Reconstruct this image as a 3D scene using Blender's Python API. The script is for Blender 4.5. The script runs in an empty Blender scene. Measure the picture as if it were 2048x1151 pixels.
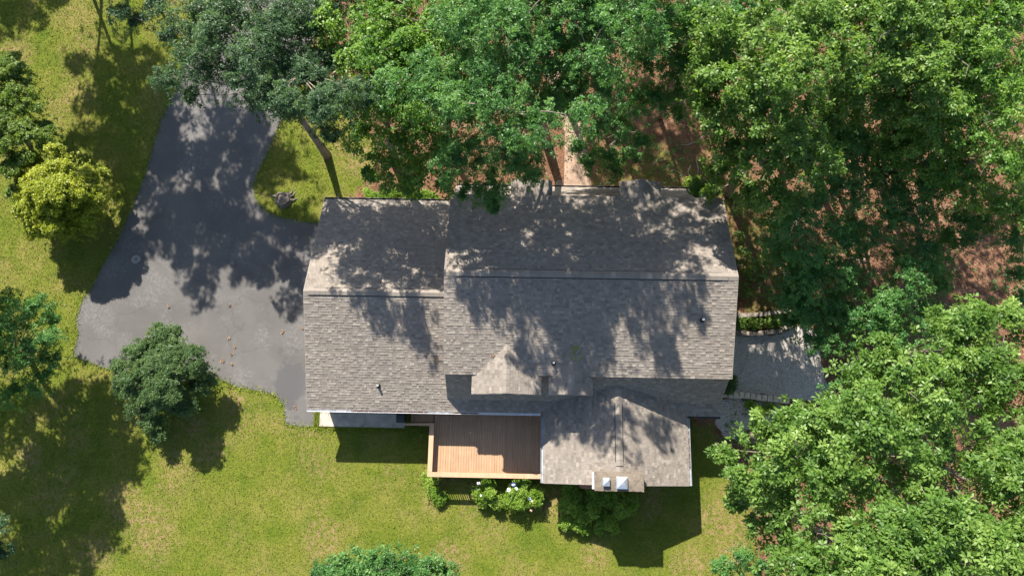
import bpy, math, random
import numpy as np
from mathutils import Vector, Matrix

rng = np.random.default_rng(7)
random.seed(7)
scene = bpy.context.scene
col = scene.collection

# ------------------------------------------------------------------ camera, sky, sun, exposure
CAM = np.array([3.84142, -9.00985, 42.168])
FW = np.array([-0.01022924, 0.22977095, -0.97319098])
RT = np.array([0.9998111, 0.01843557, -0.0061564])
UP = np.array([-0.01652676, 0.97307011, 0.22991612])
FPX = 1420.0
cd = bpy.data.cameras.new('camera')
cam = bpy.data.objects.new('camera', cd)
col.objects.link(cam)
cd.sensor_width = 36.0
cd.lens = 36.0 * FPX / 2048.0
cd.clip_start = 0.5
cd.clip_end = 2000
cam.matrix_world = Matrix(((RT[0], UP[0], -FW[0], CAM[0]), (RT[1], UP[1], -FW[1], CAM[1]),
                           (RT[2], UP[2], -FW[2], CAM[2]), (0, 0, 0, 1)))
scene.camera = cam

SUN_EL = math.atan(1 / 1.03)
SH = np.array([0.384, -0.923])            # ground direction of the shadows
COT = 1.03
world = bpy.data.worlds.new('World')
scene.world = world
world.use_nodes = True
wn = world.node_tree.nodes
sky = wn.new('ShaderNodeTexSky')
sky.sky_type = 'NISHITA'
sky.sun_disc = False
sky.sun_elevation = SUN_EL
sky.sun_rotation = math.radians(-22.6)
bg = wn['Background']
bg.inputs[1].default_value = 0.085
world.node_tree.links.new(sky.outputs[0], bg.inputs[0])
sl = bpy.data.lights.new('sun', 'SUN')
sl.energy = 5.0
sl.angle = math.radians(0.53)
sl.color = (1.0, 0.93, 0.83)
sun = bpy.data.objects.new('sun', sl)
col.objects.link(sun)
sun.rotation_euler = Vector((SH[0] * COT, SH[1] * COT, -1)).to_track_quat('-Z', 'Y').to_euler()
sun.location = (-10, 25, 60)
scene.view_settings.view_transform = 'Standard'
scene.view_settings.look = 'None'
scene.view_settings.gamma = 1.0
scene.view_settings.use_curve_mapping = False
scene.view_settings.exposure = 1.48

# ------------------------------------------------------------------ survey helpers
def at(px, py, z=0.0):
    """point at height z seen at photo pixel (px, py)"""
    d = FW + RT * (px - 1024) / FPX + UP * (575.5 - py) / FPX
    return CAM + d * ((z - CAM[2]) / d[2])
def g2(px, py):
    p = at(px, py, 0.0)
    return (p[0], p[1])
def caster(px, py, z0, z):
    """point at height z whose shadow falls where (px, py) sees height z0"""
    p = at(px, py, z0)
    return np.array([p[0] - SH[0] * COT * (z - z0), p[1] - SH[1] * COT * (z - z0), z])
def on_plane(px, py, fn):
    z = 4.0
    for _ in range(12):
        p = at(px, py, z)
        z = fn(p[0], p[1])
    return at(px, py, z)

# ------------------------------------------------------------------ object helpers
def tag(o, label=None, cat=None, group=None, kind=None):
    if label: o['label'] = label
    if cat: o['category'] = cat
    if group: o['group'] = group
    if kind: o['kind'] = kind
    return o
def empty(name, loc, label, cat, group=None):
    o = bpy.data.objects.new(name, None)
    o.location = loc
    col.objects.link(o)
    return tag(o, label, cat, group)
def link(name, me, mats, parent=None):
    o = bpy.data.objects.new(name, me)
    for m in (mats if isinstance(mats, (list, tuple)) else [mats]):
        me.materials.append(m)
    col.objects.link(o)
    if parent is not None:
        o.parent = parent
        o.matrix_parent_inverse = Matrix.Translation(-parent_loc(parent))
    return o
def parent_loc(p):
    # a part already sits in world space; only a thing's own location has to be cancelled
    return Vector((0, 0, 0)) if p.parent is not None else Vector(p.location)

class MB:
    def __init__(self):
        self.v = []; self.f = []; self.t = []; self.ft = []; self.smooth = False
    def add(self, vs, fs, tint=0.5):
        b = len(self.v)
        self.v.extend([tuple(map(float, q)) for q in vs])
        self.t.extend([tint] * len(vs))
        self.f.extend([tuple(b + i for i in q) for q in fs])
        return self
    def box(self, x0, x1, y0, y1, z0, z1, tint=0.5):
        vs = [(x0,y0,z0),(x1,y0,z0),(x1,y1,z0),(x0,y1,z0),(x0,y0,z1),(x1,y0,z1),(x1,y1,z1),(x0,y1,z1)]
        return self.add(vs, [(3,2,1,0),(4,5,6,7),(0,1,5,4),(1,2,6,5),(2,3,7,6),(3,0,4,7)], tint)
    def bevbox(self, x0, x1, y0, y1, z0, z1, b=0.01, tint=0.5):
        """box with a chamfered top edge"""
        vs = [(x0,y0,z0),(x1,y0,z0),(x1,y1,z0),(x0,y1,z0),(x0,y0,z1-b),(x1,y0,z1-b),(x1,y1,z1-b),(x0,y1,z1-b),
              (x0+b,y0+b,z1),(x1-b,y0+b,z1),(x1-b,y1-b,z1),(x0+b,y1-b,z1)]
        return self.add(vs, [(3,2,1,0),(0,1,5,4),(1,2,6,5),(2,3,7,6),(3,0,4,7),(4,5,9,8),(5,6,10,9),(6,7,11,10),(7,4,8,11),(8,9,10,11)], tint)
    def prism(self, pts, z0, z1, tint=0.5):
        n = len(pts)
        vs = [(p[0], p[1], z0) for p in pts] + [(p[0], p[1], z1) for p in pts]
        fs = [tuple(range(n - 1, -1, -1)), tuple(range(n, 2 * n))]
        fs += [(i, (i + 1) % n, n + (i + 1) % n, n + i) for i in range(n)]
        return self.add(vs, fs, tint)
    def quadslab(self, a, b, c, d, th):
        """slab below the quad a b c d"""
        q = [np.array(p, float) for p in (a, b, c, d)]
        n = np.cross(q[1] - q[0], q[3] - q[0]); n /= np.linalg.norm(n)
        vs = q + [p - n * th for p in q]
        return self.add(vs, [(0,1,2,3),(7,6,5,4),(0,4,5,1),(1,5,6,2),(2,6,7,3),(3,7,4,0)])
    def tube(self, pts, rads, n=6, cap=True, tint=0.5):
        pts = [np.array(p, float) for p in pts]
        vs = []; fs = []
        for i, p in enumerate(pts):
            d = pts[min(i + 1, len(pts) - 1)] - pts[max(i - 1, 0)]
            d /= (np.linalg.norm(d) + 1e-9)
            a = np.cross(d, [0.3, 0.9, 0.2] if abs(d[2]) > 0.7 else [0, 0, 1]); a /= np.linalg.norm(a)
            b = np.cross(d, a)
            for k in range(n):
                w = 2 * math.pi * k / n
                vs.append(p + (a * math.cos(w) + b * math.sin(w)) * rads[i])
        for i in range(len(pts) - 1):
            for k in range(n):
                k2 = (k + 1) % n
                fs.append((i * n + k, i * n + k2, (i + 1) * n + k2, (i + 1) * n + k))
        if cap:
            fs.append(tuple(range(n - 1, -1, -1)))
            fs.append(tuple((len(pts) - 1) * n + k for k in range(n)))
        return self.add(vs, fs, tint)
    def mesh(self, name, smooth=False):
        me = bpy.data.meshes.new(name)
        me.from_pydata(self.v, [], self.f)
        at_ = me.attributes.new('tint', 'FLOAT', 'POINT')
        at_.data.foreach_set('value', np.array(self.t, dtype=np.float32))
        if smooth:
            me.polygons.foreach_set('use_smooth', np.ones(len(me.polygons), dtype=bool))
        me.update()
        return me
    def build(self, name, mats, parent=None, smooth=False):
        return link(name, self.mesh(name, smooth), mats, parent)

def np_mesh(name, verts, nper, tint, smooth=False):
    """every nper consecutive vertices make one face"""
    n = len(verts)
    me = bpy.data.meshes.new(name)
    me.vertices.add(n)
    me.vertices.foreach_set('co', verts.astype(np.float32).ravel())
    me.loops.add(n)
    me.loops.foreach_set('vertex_index', np.arange(n, dtype=np.int32))
    nf = n // nper
    me.polygons.add(nf)
    me.polygons.foreach_set('loop_start', np.arange(nf, dtype=np.int32) * nper)
    a = me.attributes.new('tint', 'FLOAT', 'POINT')
    a.data.foreach_set('value', tint.astype(np.float32))
    me.update(calc_edges=True)
    me.validate()
    return me

# ------------------------------------------------------------------ materials
def mat(name, rough=0.8, spec=0.3):
    m = bpy.data.materials.new(name)
    m.use_nodes = True
    nt = m.node_tree
    b = nt.nodes['Principled BSDF']
    b.inputs['Roughness'].default_value = rough
    b.inputs['Specular IOR Level'].default_value = spec
    return m, nt, b
def N(nt, kind, **kw):
    n = nt.nodes.new('ShaderNode' + kind)
    for k, v in kw.items():
        if k in n.inputs: n.inputs[k].default_value = v
        else: setattr(n, k, v)
    return n
def noise(nt, scale, detail=4, rough=0.55, vec=None, dist=0.0):
    n = N(nt, 'TexNoise')
    n.inputs['Scale'].default_value = scale
    n.inputs['Detail'].default_value = detail
    n.inputs['Roughness'].default_value = rough
    n.inputs['Distortion'].default_value = dist
    if vec is not None: nt.links.new(vec, n.inputs['Vector'])
    return n.outputs['Fac']
def ramp(nt, fac, stops, interp='LINEAR'):
    r = N(nt, 'ValToRGB')
    r.color_ramp.interpolation = interp
    e = r.color_ramp.elements
    while len(e) < len(stops): e.new(0.5)
    for s, (p, c) in zip(e, stops):
        s.position = p
        s.color = (c[0], c[1], c[2], 1) if hasattr(c, '__len__') else (c, c, c, 1)
    nt.links.new(fac, r.inputs[0])
    return r.outputs[0]
def mix(nt, fac, a, b, mode='MIX'):
    m = N(nt, 'Mix', data_type='RGBA', blend_type=mode)
    if isinstance(fac, (int, float)): m.inputs[0].default_value = fac
    else: nt.links.new(fac, m.inputs[0])
    for i, c in ((6, a), (7, b)):
        if hasattr(c, '__len__'): m.inputs[i].default_value = (c[0], c[1], c[2], 1)
        else: nt.links.new(c, m.inputs[i])
    return m.outputs[2]
def math_(nt, op, a, b=None, clamp=False):
    m = N(nt, 'Math', operation=op, use_clamp=clamp)
    for i, c in ((0, a), (1, b)):
        if c is None: continue
        if isinstance(c, (int, float)): m.inputs[i].default_value = c
        else: nt.links.new(c, m.inputs[i])
    return m.outputs[0]
def attr(nt, name='tint'):
    return N(nt, 'Attribute', attribute_name=name).outputs['Fac']
def pos(nt):
    return N(nt, 'NewGeometry').outputs['Position']
def bump(nt, b, h, strength=0.4, dist=0.02):
    n = N(nt, 'Bump')
    n.inputs['Strength'].default_value = strength
    n.inputs['Distance'].default_value = dist
    nt.links.new(h, n.inputs['Height'])
    nt.links.new(n.outputs[0], b.inputs['Normal'])
def setc(nt, b, c):
    if hasattr(c, '__len__'): b.inputs['Base Color'].default_value = (c[0], c[1], c[2], 1)
    else: nt.links.new(c, b.inputs['Base Color'])

def plain(name, c, rough=0.7, spec=0.3, var=0.25, scale=6.0, metal=0.0, bumpy=0.0):
    m, nt, b = mat(name, rough, spec)
    p = pos(nt)
    lo = [x * (1 - var) for x in c]; hi = [x * (1 + var) for x in c]
    setc(nt, b, ramp(nt, noise(nt, scale, 5, vec=p), [(0.3, lo), (0.7, hi)]))
    b.inputs['Metallic'].default_value = metal
    if bumpy: bump(nt, b, noise(nt, scale * 6, 3, vec=p), bumpy, 0.01)
    return m

M = {}
def shingle_mat():
    m, nt, b = mat('shingle', 0.93, 0.25)
    p = pos(nt)
    base = ramp(nt, attr(nt), [(0.0, (0.150, 0.130, 0.110)), (0.35, (0.186, 0.163, 0.139)), (0.7, (0.212, 0.187, 0.160)), (1.0, (0.256, 0.226, 0.194))])
    grain = ramp(nt, noise(nt, 55, 3, vec=p), [(0.25, 0.72), (0.75, 1.22)])
    c = mix(nt, 0.8, base, grain, 'MULTIPLY')
    age = ramp(nt, noise(nt, 0.55, 5, 0.6, p), [(0.3, (0.90, 0.90, 0.91)), (0.7, (1.05, 1.04, 1.02))])
    c = mix(nt, 1.0, c, age, 'MULTIPLY')
    setc(nt, b, c)
    bump(nt, b, noise(nt, 140, 2, vec=p), 0.35, 0.006)
    return m
M['shingle'] = shingle_mat()
M['felt'] = plain('roof underlay', (0.10, 0.09, 0.085), 0.95)
M['vent'] = plain('ridge vent black plastic', (0.02, 0.02, 0.022), 0.7)
M['trim_white'] = plain('white aluminium', (0.66, 0.66, 0.66), 0.45, 0.5, 0.12, 3)
M['rake'] = plain('rake trim', (0.24, 0.215, 0.19), 0.8, 0.2, 0.15, 3)
M['gutter_grey'] = plain('weathered gutter', (0.28, 0.31, 0.34), 0.5, 0.5, 0.3, 4)
M['gutter_dark'] = plain('dark gutter', (0.05, 0.055, 0.065), 0.5, 0.4, 0.3, 4)
M['glass'] = plain('window glass', (0.03, 0.035, 0.04), 0.08, 0.6)
M['siding'] = plain('siding', (0.42, 0.40, 0.36), 0.7)
M['alu'] = plain('galvanised cap', (0.62, 0.64, 0.68), 0.38, 0.5, 0.08, 9, metal=0.85)
M['crown'] = None
def crown_mat():
    m, nt, b = mat('chimney crown mortar', 0.92, 0.2)
    p = pos(nt)
    base = ramp(nt, noise(nt, 3.2, 6, 0.65, p), [(0.3, (0.105, 0.088, 0.070)), (0.55, (0.150, 0.125, 0.098)), (0.75, (0.19, 0.16, 0.12))])
    lic = ramp(nt, noise(nt, 6.5, 7, 0.75, p), [(0.60, 0.0), (0.68, 1.0)])
    c = mix(nt, lic, base, (0.36, 0.29, 0.20))
    dk = ramp(nt, noise(nt, 11, 5, 0.7, p), [(0.66, 0.0), (0.72, 0.75)])
    c = mix(nt, dk, c, (0.08, 0.055, 0.04))
    setc(nt, b, c)
    bump(nt, b, noise(nt, 24, 5, vec=p), 0.5, 0.02)
    return m
M['crown'] = crown_mat()
M['brick'] = plain('brick', (0.22, 0.12, 0.085), 0.9, 0.2, 0.35, 9, bumpy=0.3)
M['mortar'] = plain('mortar', (0.36, 0.31, 0.25), 0.95, 0.2, 0.25, 8)
M['debris'] = plain('gutter leaves', (0.22, 0.13, 0.085), 0.95, 0.1, 0.6, 22, bumpy=0.5)

def wood_mat(name, c, var=0.16):
    m, nt, b = mat(name, 0.7, 0.3)
    p = pos(nt)
    mp = N(nt, 'Mapping'); mp.inputs['Scale'].default_value = (22, 1.3, 22)
    nt.links.new(p, mp.inputs['Vector'])
    gr = ramp(nt, noise(nt, 1.0, 5, 0.6, mp.outputs[0]), [(0.3, 0.84), (0.7, 1.12)])
    oi = N(nt, 'ObjectInfo').outputs['Random']
    tone = ramp(nt, oi, [(0, [x * (1 - var) for x in c]), (0.5, c), (1, [x * (1 + var) for x in c])])
    cc = mix(nt, 1.0, tone, gr, 'MULTIPLY')
    wear = ramp(nt, noise(nt, 1.6, 6, 0.7, p), [(0.35, 0.9), (0.65, 1.06)])
    cc = mix(nt, 1.0, cc, wear, 'MULTIPLY')
    setc(nt, b, cc)
    bump(nt, b, gr, 0.15, 0.004)
    return m
M['deck'] = wood_mat('deck boards stain', (0.325, 0.202, 0.118), 0.07)
M['rail'] = wood_mat('rail stain', (0.40, 0.245, 0.150), 0.06)
M['deck_dark'] = plain('deck framing', (0.10, 0.065, 0.04), 0.9)

def asphalt_mat():
    m, nt, b = mat('asphalt', 0.9, 0.3)
    p = pos(nt)
    big = noise(nt, 0.28, 5, 0.6, p, 0.4)
    c = ramp(nt, big, [(0.3, (0.074, 0.070, 0.067)), (0.55, (0.094, 0.089, 0.085)), (0.75, (0.110, 0.104, 0.098))])
    # pale scuffed bands
    sc = math_(nt, 'MULTIPLY', ramp(nt, noise(nt, 0.5, 3, 0.5, p, 0.3), [(0.48, 0.0), (0.62, 1.0)]), ramp(nt, noise(nt, 5.5, 8, 0.75, p, 0.6), [(0.45, 0.0), (0.68, 0.5)]))
    c = mix(nt, sc, c, (0.205, 0.197, 0.193))
    # darker sealed patch close to the garage corner
    v = N(nt, 'VectorMath', operation='DISTANCE')
    q = at(582, 768, 0)
    mp = N(nt, 'Mapping'); mp.inputs['Location'].default_value = (-q[0], -q[1] * 0.55, 0); mp.inputs['Scale'].default_value = (1.0, 0.55, 0)
    nt.links.new(p, mp.inputs['Vector'])
    nt.links.new(mp.outputs[0], v.inputs[0])
    dd = math_(nt, 'ADD', v.outputs['Value'], math_(nt, 'MULTIPLY', math_(nt, 'SUBTRACT', noise(nt, 1.1, 4, 0.6, p), 0.5), 1.5))
    c = mix(nt, ramp(nt, dd, [(0.72, 0.75), (0.86, 0.0)]), c, (0.062, 0.061, 0.064))
    # pale ring stain
    v2 = N(nt, 'VectorMath', operation='DISTANCE')
    q2 = at(272, 518, 0)
    v2.inputs[1].default_value = (q2[0], q2[1], 0.0)
    flat = N(nt, 'VectorMath', operation='MULTIPLY'); flat.inputs[1].default_value = (1, 1, 0)
    nt.links.new(p, flat.inputs[0]); nt.links.new(flat.outputs[0], v2.inputs[0])
    rr = math_(nt, 'ADD', v2.outputs['Value'], math_(nt, 'MULTIPLY', math_(nt, 'SUBTRACT', noise(nt, 6, 3, 0.6, p), 0.5), 0.16))
    c = mix(nt, ramp(nt, rr, [(0.10, 0.15), (0.17, 0.65), (0.22, 0.65), (0.30, 0.0)]), c, (0.30, 0.29, 0.28))
    agg = ramp(nt, noise(nt, 70, 2, 0.5, p), [(0.2, 0.6), (0.8, 1.35)])
    c = mix(nt, 0.75, c, agg, 'MULTIPLY')
    # hairline cracks
    vo = N(nt, 'TexVoronoi', feature='DISTANCE_TO_EDGE'); vo.inputs['Scale'].default_value = 0.22
    wv = N(nt, 'VectorMath', operation='ADD')
    nz = N(nt, 'TexNoise'); nz.inputs['Scale'].default_value = 0.9; nz.inputs['Detail'].default_value = 6
    nt.links.new(p, nz.inputs['Vector']); nt.links.new(p, wv.inputs[0]); nt.links.new(nz.outputs['Color'], wv.inputs[1])
    nt.links.new(wv.outputs[0], vo.inputs['Vector'])
    c = mix(nt, ramp(nt, vo.outputs['Distance'], [(0.0, 0.45), (0.006, 0.0)]), c, (0.05, 0.048, 0.046))
    setc(nt, b, c)
    bump(nt, b, noise(nt, 90, 2, vec=p), 0.5, 0.008)
    return m
M['asphalt'] = asphalt_mat()

def ground_mat():
    m, nt, b = mat('ground', 0.97, 0.08)
    p = pos(nt)
    lawn = attr(nt, 'lawn'); bare = attr(nt, 'bare'); moss = attr(nt, 'moss')
    g = ramp(nt, noise(nt, 0.55, 5, 0.62, p, 0.5), [(0.28, (0.060, 0.096, 0.009)), (0.48, (0.100, 0.121, 0.016)), (0.62, (0.128, 0.133, 0.025)), (0.76, (0.174, 0.154, 0.044))])
    fine = ramp(nt, noise(nt, 7, 6, 0.8, p), [(0.3, 0.5), (0.5, 1.0), (0.7, 1.45)])
    g = mix(nt, 0.75, g, fine, 'MULTIPLY')
    th = math_(nt, 'MULTIPLY', ramp(nt, noise(nt, 3.2, 6, 0.7, p), [(0.42, 0.0), (0.66, 1.0)]), math_(nt, 'ADD', math_(nt, 'MULTIPLY', bare, 1.5), ramp(nt, noise(nt, 0.33, 4, 0.55, p), [(0.48, 0.0), (0.70, 0.85)]), True))
    g = mix(nt, th, g, (0.235, 0.155, 0.085))
    # woodland floor: straw, soil, leaf litter
    w = ramp(nt, noise(nt, 1.3, 6, 0.7, p, 0.8), [(0.25, (0.066, 0.036, 0.022)), (0.45, (0.130, 0.068, 0.040)), (0.6, (0.175, 0.098, 0.060)), (0.78, (0.225, 0.145, 0.095))])
    wl = ramp(nt, noise(nt, 11, 6, 0.8, p), [(0.32, 0.4), (0.5, 1.0), (0.68, 1.6)])
    w = mix(nt, 0.85, w, wl, 'MULTIPLY')
    mo = math_(nt, 'MULTIPLY', moss, ramp(nt, noise(nt, 1.7, 5, 0.7, p), [(0.40, 0.0), (0.58, 0.9)]))
    w = mix(nt, mo, w, (0.085, 0.10, 0.02))
    edge = math_(nt, 'ADD', lawn, math_(nt, 'MULTIPLY', math_(nt, 'SUBTRACT', noise(nt, 2.2, 6, 0.7, p), 0.5), 0.9))
    c = mix(nt, ramp(nt, edge, [(0.42, 0.0), (0.58, 1.0)]), w, g)
    setc(nt, b, c)
    bump(nt, b, noise(nt, 22, 5, 0.7, p), 0.75, 0.05)
    return m
M['ground'] = ground_mat()

def leaf_mat(name, dark, mid, light, trans=0.50, gloss=0.45, spec=0.35):
    m, nt, b = mat(name, gloss, spec)
    t = attr(nt)
    c = ramp(nt, t, [(0.0, dark), (0.5, mid), (1.0, light)])
    setc(nt, b, c)
    tr = N(nt, 'BsdfTranslucent')
    hs = mix(nt, 1.0, c, (1.45, 1.40, 0.50), 'MULTIPLY')
    nt.links.new(hs, tr.inputs['Color'])
    ms = N(nt, 'MixShader'); ms.inputs[0].default_value = trans
    nt.links.new(b.outputs[0], ms.inputs[1]); nt.links.new(tr.outputs[0], ms.inputs[2])
    nt.links.new(ms.outputs[0], nt.nodes['Material Output'].inputs['Surface'])
    return m
LM = {
 'oak':   leaf_mat('oak leaves', (0.062, 0.138, 0.024), (0.126, 0.236, 0.042), (0.235, 0.350, 0.084)),
 'green': leaf_mat('fresh green leaves', (0.064, 0.160, 0.022), (0.124, 0.250, 0.040), (0.215, 0.345, 0.066)),
 'teal':  leaf_mat('blue green leaves', (0.047, 0.132, 0.034), (0.088, 0.218, 0.056), (0.168, 0.315, 0.090)),
 'dull':  leaf_mat('dull teal leaves', (0.034, 0.080, 0.036), (0.064, 0.132, 0.060), (0.125, 0.212, 0.098)),
 'under': leaf_mat('understory leaves', (0.046, 0.138, 0.038), (0.086, 0.218, 0.056), (0.150, 0.295, 0.072)),
 'lime':  leaf_mat('lime leaves', (0.150, 0.190, 0.010), (0.230, 0.275, 0.014), (0.320, 0.355, 0.030), 0.3),
 'mid':   leaf_mat('mid green leaves', (0.078, 0.143, 0.023), (0.124, 0.202, 0.031), (0.182, 0.260, 0.044)),
 'shrub': leaf_mat('shrub leaves', (0.055, 0.107, 0.039), (0.088, 0.159, 0.055), (0.143, 0.221, 0.081)),
 'bright':leaf_mat('bright shrub leaves', (0.111, 0.215, 0.021), (0.176, 0.293, 0.031), (0.273, 0.377, 0.065)),
}
M['bark'] = plain('bark', (0.19, 0.155, 0.125), 0.95, 0.1, 0.4, 5, bumpy=0.5)
M['twig'] = plain('pale twig', (0.34, 0.30, 0.26), 0.9, 0.1, 0.3, 5)
M['grass'] = None
def grass_mat(name, a, b_, c_):
    m, nt, b = mat(name, 0.75, 0.15)
    p = pos(nt)
    c = ramp(nt, attr(nt), [(0.0, a), (0.5, b_), (1.0, c_)])
    c = mix(nt, 1.0, c, ramp(nt, noise(nt, 0.5, 4, 0.6, p), [(0.3, 0.86), (0.7, 1.12)]), 'MULTIPLY')
    setc(nt, b, c)
    return m
M['grass'] = grass_mat('grass blades', (0.068, 0.096, 0.010), (0.120, 0.138, 0.020), (0.192, 0.182, 0.052))
M['weeds'] = grass_mat('edge grass', (0.10, 0.15, 0.015), (0.16, 0.20, 0.02), (0.22, 0.25, 0.04))
M['litter'] = grass_mat('leaf litter', (0.12, 0.055, 0.03), (0.22, 0.12, 0.07), (0.34, 0.23, 0.15))
M['concrete'] = plain('concrete', (0.34, 0.30, 0.25), 0.92, 0.2, 0.22, 2.5, bumpy=0.3)
M['walk'] = plain('walkway concrete', (0.26, 0.185, 0.135), 0.92, 0.2, 0.3, 2.2, bumpy=0.3)
M['gravel'] = plain('gravel bed', (0.38, 0.345, 0.315), 0.95, 0.2, 0.45, 14, bumpy=0.6)
M['pebble'] = grass_mat('pebbles', (0.22, 0.20, 0.18), (0.42, 0.385, 0.35), (0.56, 0.52, 0.48))
M['block'] = plain('wall block', (0.40, 0.34, 0.27), 0.92, 0.2, 0.25, 5, bumpy=0.4)
M['stone'] = plain('dark stone', (0.17, 0.145, 0.12), 0.95, 0.2, 0.4, 5, bumpy=0.5)
M['bin'] = plain('bin plastic', (0.018, 0.028, 0.030), 0.5, 0.4)
M['rubber'] = plain('black rubber', (0.02, 0.02, 0.02), 0.8)
M['pvc'] = plain('white pipe', (0.7, 0.7, 0.7), 0.5)
M['stump'] = plain('cut stump', (0.14, 0.12, 0.10), 0.95, 0.1, 0.45, 9, bumpy=0.6)
M['petal_white'] = plain('white petals', (0.72, 0.73, 0.80), 0.7, 0.2, 0.08)
M['petal_blue'] = plain('blue petals', (0.42, 0.48, 0.78), 0.7, 0.2, 0.15)
M['petal_pink'] = plain('dusty pink petals', (0.62, 0.36, 0.28), 0.7, 0.2, 0.2)
M['dead_leaf'] = plain('dry leaves', (0.30, 0.20, 0.125), 0.9, 0.1, 0.35, 12)

# ------------------------------------------------------------------ ground with lawn and woods
def inside(px, py, poly):
    """vectorised even-odd test"""
    r = np.zeros(px.shape, bool)
    n = len(poly)
    j = n - 1
    for i in range(n):
        xi, yi = poly[i]; xj, yj = poly[j]
        c = ((yi > py) != (yj > py)) & (px < (xj - xi) * (py - yi) / (yj - yi + 1e-12) + xi)
        r ^= c
        j = i
    return r
def edge_dist(px, py, poly):
    d = np.full(px.shape, 1e9)
    n = len(poly)
    for i in range(n):
        ax, ay = poly[i]; bx, by = poly[(i + 1) % n]
        vx, vy = bx - ax, by - ay
        t = np.clip(((px - ax) * vx + (py - ay) * vy) / (vx * vx + vy * vy + 1e-12), 0, 1)
        d = np.minimum(d, np.hypot(px - ax - t * vx, py - ay - t * vy))
    return d
def P(*pts): return [g2(x, y) for x, y in pts]

LAWN = P((-600,-500),(560,-500),(600,60),(690,200),(752,290),(745,350),(700,395),(660,430),(660,600),(1380,640),(1385,850),(1425,850),(1445,910),(1500,1000),(1520,1151),(1540,1600),(-600,1600))
MOSS = P((1180,290),(1420,300),(1450,360),(1560,470),(1600,640),(1470,640),(1440,400),(1180,395))
BARE = [(300,1060,1.6),(250,1000,1.2),(890,935,1.0),(865,1000,.8),(1110,1010,.9),(1190,1110,.9),(1440,1040,1.7),(1480,980,1.2),(1460,1100,1.2),(390,850,.9),
        (470,800,.8),(720,320,1.5),(690,290,1.0),(30,110,1.4),(420,900,1.1),(200,1100,1.0),(640,1080,1.2),(1380,1130,1.2),(700,260,1.0),(60,905,.9),(900,1120,1.3)]
DRIVE = P((347,186),(332,215),(318,250),(303,300),(291,345),(270,400),(250,445),(233,482),(205,530),(184,573),(165,600),(152,640),(156,665),(149,712),
          (215,738),(300,745),(380,742),(428,752),(470,772),(520,782),(552,792),(568,815),(572,848),(634,851),(640,822),(700,800),(700,446),(648,447),
          (600,441),(560,434),(532,420),(514,398),(509,375),(516,345),(540,300),(562,245),(578,212),(610,130),(640,50),(690,-90),(760,-260),(560,-330),(470,-120),(400,60))
def smooth_poly(poly, step=0.16, rough=0.05, seed=1):
    r = np.random.default_rng(seed)
    out = []
    n = len(poly)
    for i in range(n):
        p0, p1, p2, p3 = [np.array(poly[(i + k) % n]) for k in (-1, 0, 1, 2)]
        L = np.linalg.norm(p2 - p1)
        m = max(1, int(L / step))
        for k in range(m):
            t = k / m
            a = 0.5 * ((2 * p1) + (p2 - p0) * t + (2 * p0 - 5 * p1 + 4 * p2 - p3) * t * t + (-p0 + 3 * p1 - 3 * p2 + p3) * t ** 3)
            lin = p1 + (p2 - p1) * t
            q = 0.6 * a + 0.4 * lin
            out.append((q[0] + r.normal(0, rough), q[1] + r.normal(0, rough)))
    return out

def make_ground():
    fx = np.arange(-36, 42.01, 0.3); fy = np.arange(-22, 30.01, 0.3)
    far = np.array([60, 90, 140, 220, 350, 600.0])
    xs = np.concatenate([-far[::-1] - 0.0, fx, far]); ys = np.concatenate([-far[::-1], fy, far])
    X, Y = np.meshgrid(xs, ys)
    n = X.size
    x, y = X.ravel(), Y.ravel()
    z = np.zeros(n)
    co = np.stack([x, y, z], 1)
    nx, ny = len(xs), len(ys)
    i = np.arange(nx - 1)[None, :] + np.arange(ny - 1)[:, None] * nx
    q = np.stack([i, i + 1, i + 1 + nx, i + nx], -1).reshape(-1, 4)
    me = bpy.data.meshes.new('ground')
    me.vertices.add(n); me.vertices.foreach_set('co', co.astype(np.float32).ravel())
    me.loops.add(q.size); me.loops.foreach_set('vertex_index', q.ravel().astype(np.int32))
    me.polygons.add(len(q)); me.polygons.foreach_set('loop_start', np.arange(len(q), dtype=np.int32) * 4)
    def soft(poly, w):
        d = edge_dist(x, y, poly); s = np.where(inside(x, y, poly), 1.0, -1.0)
        return np.clip(0.5 + 0.5 * s * d / w, 0, 1)
    lawn = soft(LAWN, 0.9); moss = soft(MOSS, 0.8)
    bare = np.zeros(n)
    for bx, by, r in BARE:
        c = g2(bx, by)
        bare = np.maximum(bare, np.clip(1.1 - np.hypot(x - c[0], y - c[1]) / r, 0, 1))
    for nm, v in (('lawn', lawn), ('moss', moss), ('bare', bare)):
        a = me.attributes.new(nm, 'FLOAT', 'POINT'); a.data.foreach_set('value', v.astype(np.float32))
    me.update(calc_edges=True)
    return tag(link('ground', me, M['ground']), 'green lawn giving way to reddish woodland floor around the house', kind='structure')
make_ground()

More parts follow.
